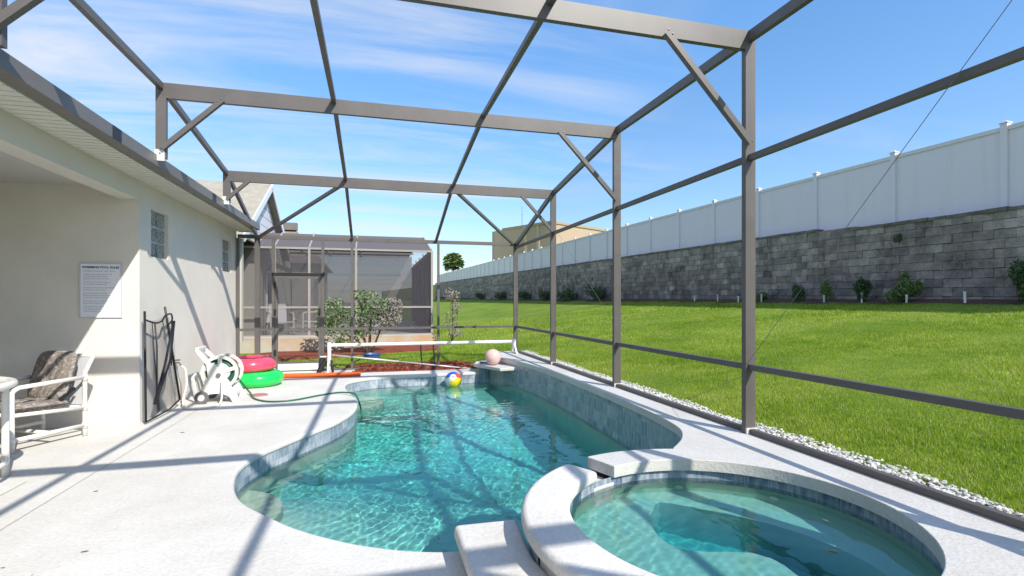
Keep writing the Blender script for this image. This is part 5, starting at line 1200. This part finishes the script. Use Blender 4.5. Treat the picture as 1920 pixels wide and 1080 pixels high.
# solar cover reel across the far end
cr_ = empty('cover_reel', (1.0, 11.2, 0), 0, 'white pool cover reel tube spanning the far end of the pool', 'cover reel')
def crp(mb, name, m, **k): return keep(mb.build(name, m, **k), cr_)
LE = Vector((-0.86, 11.12, 0.56)); RE = Vector((3.02, 11.14, 0.56))
b = MB(); b.tube([LE, RE], 0.036, 16); crp(b, 'roller_tube', M['white'], smooth=True, auto=40)
b = MB(); b.tube([LE.lerp(RE, 0.55), LE.lerp(RE, 0.60)], 0.040, 16); crp(b, 'tube_sleeve', mat('sleeve_grey', (0.45, 0.50, 0.46), 0.5), smooth=True, auto=40)
for P, zb2, sx in ((LE, 0.0, -1), (RE, RZ, 1)):
    b = MB(); b.box(P.x + (sx * 0.02) - 0.035, P.x + sx * 0.02 + 0.035, P.y - 0.05, P.y + 0.05, P.z - 0.30 if sx < 0 else P.z - 0.10, P.z + 0.06); crp(b, 'end_housing', M['white'], bevel=0.01)
    for sy in (-1, 1):
        b = MB(); b.bar((P.x + sx * 0.02, P.y + sy * 0.02, P.z - 0.05), (P.x + sx * 0.03, P.y + sy * 0.20, zb2 + 0.004), 0.035, 0.045); crp(b, 'leg', M['white'])
    b = MB(); b.bar((P.x + sx * 0.03, P.y - 0.24, zb2 + 0.02), (P.x + sx * 0.03, P.y + 0.24, zb2 + 0.02), 0.04, 0.035); crp(b, 'foot', M['white'])
b = MB(); b.tube([LE + Vector((-0.05, 0, -0.23)), LE + Vector((-0.20, 0, -0.23))], 0.018, 10); crp(b, 'crank_handle', M['white'], smooth=True)
b = MB(); b.tube(spline([LE + Vector((-.06, -.03, -.28)), LE + Vector((-.16, -.06, -.42)), LE + Vector((-.22, -.08, -.55))], 4), [0.05] * 9, 8); b.tube([LE + Vector((.03, -.03, -.31)), LE + Vector((.05, -.04, -.55))], 0.025, 8); crp(b, 'cover_strap', M['dark'], smooth=True)
for t in (0.47, 0.54):
    P = LE.lerp(RE, t); b = MB(); b.bar(P + Vector((0, 0.0, -0.03)), P + Vector((0.04, 0.05, -0.52)), 0.03, 0.012); b.lathe([(0, 0), (0.06, 0), (0.05, 0.06), (0, 0.06)], (P.x + 0.04, P.y + 0.05, 0.0), 10); crp(b, 'hanging_strap', M['dark'])
# telescopic pole resting across
tp_ = MB(); tp_.tube([(-0.82, 11.02, 0.37), (0.5, 10.86, 0.22)], 0.016, 10); tp_.tube([(0.5, 10.86, 0.22), (2.05, 10.66, 0.035)], 0.013, 10); o = tp_.build('telescopic_pole', mat('pole_grey', (0.58, 0.57, 0.54), 0.35, 0.3), smooth=True); tag(o, 'pale telescopic pool pole sloping from the cover reel down to the far coping', 'pole')

# balls
def uv_ball(name, c, r, m, n=40, rot=(0, 0, 0)):
    vs = [(0, 0, r)]; fs = []; h = n // 2
    for j in range(1, h):
        for i in range(n): a = 2 * math.pi * i / n; p = math.pi * j / h; vs.append((r * math.sin(p) * math.cos(a), r * math.sin(p) * math.sin(a), r * math.cos(p)))
    vs.append((0, 0, -r)); L_ = len(vs) - 1; mi = []
    for i in range(n): fs.append((0, 1 + i, 1 + (i + 1) % n)); mi.append(i * 6 // n)
    for j in range(h - 2):
        for i in range(n): a = 1 + j * n; fs.append((a + i, a + n + i, a + n + (i + 1) % n, a + (i + 1) % n)); mi.append(6 if j < 2 or j > h - 5 else i * 6 // n)
    for i in range(n): fs.append((L_, 1 + (h - 2) * n + (i + 1) % n, 1 + (h - 2) * n + i)); mi.append(6)
    me = bpy.data.meshes.new(name); me.from_pydata(vs, [], fs)
    o = link(name, me, m, None, smooth=True)
    if isinstance(m, list): me.polygons.foreach_set('material_index', mi)
    o.location = c; o.rotation_euler = rot; return o
wv2, blv, yv, rv = vinyl_mat('white_vinyl_ball', (0.8, 0.8, 0.8)), vinyl_mat('blue_vinyl', (0.02, 0.10, 0.55)), vinyl_mat('yellow_vinyl', (0.80, 0.65, 0.02)), vinyl_mat('red_vinyl', (0.70, 0.06, 0.05))
o = uv_ball('beach_ball', (1.52, 10.12, WZ + 0.12), 0.165, [rv, blv, blv, wv2, yv, yv, wv2], 48, (R(62), R(0), R(-12)))
tag(o, 'beach ball with blue, yellow and white panels floating at the far pool edge', 'beach ball')
o = uv_ball('play_ball', (2.33, 10.15, 0.17 + 0.162), 0.162, vinyl_mat('pale_pink_vinyl', (0.78, 0.50, 0.46)), 40)
tag(o, 'plain pale pink ball resting on the ledge at the far pool corner', 'ball')

for pts_c in ([(-0.3, 8.0), (-0.8, 7.9), (-1.3, 8.02), (-2.2, 7.9)],):
    pc = [(p.x + random.uniform(-.012, .012), p.y + random.uniform(-.012, .012)) for p in spline([(x, y, 0) for x, y in pts_c], 8)]
    lft = offset_loop(pc, 0.0012); rgt = offset_loop(pc, -0.0012); b = MB(); nq = len(pc)
    b.add([(x, y, 0.004) for x, y in lft] + [(x, y, 0.004) for x, y in rgt], [(i, i + 1, nq + i + 1, nq + i) for i in range(nq - 1)]); o = b.build('deck_crack', mat('crack_line', (0.30, 0.28, 0.25), 0.95)); o['kind'] = 'structure'
# deck details: joint, skimmer lid stains, small dark marks
mk = mat('dark_stain', (0.16, 0.15, 0.15), 0.9)
for (x, y, r_0) in ((-1.62, 3.52, 0.018), (-1.95, 3.42, 0.010), (-2.05, 6.45, 0.022), (-2.05, 4.62, 0.016), (-1.82, 2.35, 0.012), (-1.58, 2.63, 0.012)):
    pts = [(x + r_0 * random.uniform(0.7, 1.3) * math.cos(2 * math.pi * k / 9), y + 0.6 * r_0 * random.uniform(0.7, 1.3) * math.sin(2 * math.pi * k / 9)) for k in range(9)]
    b = MB(); b.add([(px_, py_, 0.004) for px_, py_ in pts], [tuple(range(9))]); o = b.build('deck_stain', mk); o['kind'] = 'structure'
jm = mat('joint_line', (0.40, 0.385, 0.35), 0.95)
b = MB()
for (a_, c_) in (((-2.28, 8.0), (-2.30, -3.5)), ((-1.75, 3.3), (-1.2, 0.5)), ((-2.7, 5.0), (-2.62, -3))):
    d_ = (Vector(c_) - Vector(a_)).normalized(); nrm = Vector((-d_.y, d_.x)) * 0.003
    b.add([(a_[0] - nrm.x, a_[1] - nrm.y, 0.004), (a_[0] + nrm.x, a_[1] + nrm.y, 0.004), (c_[0] + nrm.x, c_[1] + nrm.y, 0.004), (c_[0] - nrm.x, c_[1] - nrm.y, 0.004)], [(0, 1, 2, 3)])
o = b.build('deck_joint', jm); o['kind'] = 'structure'
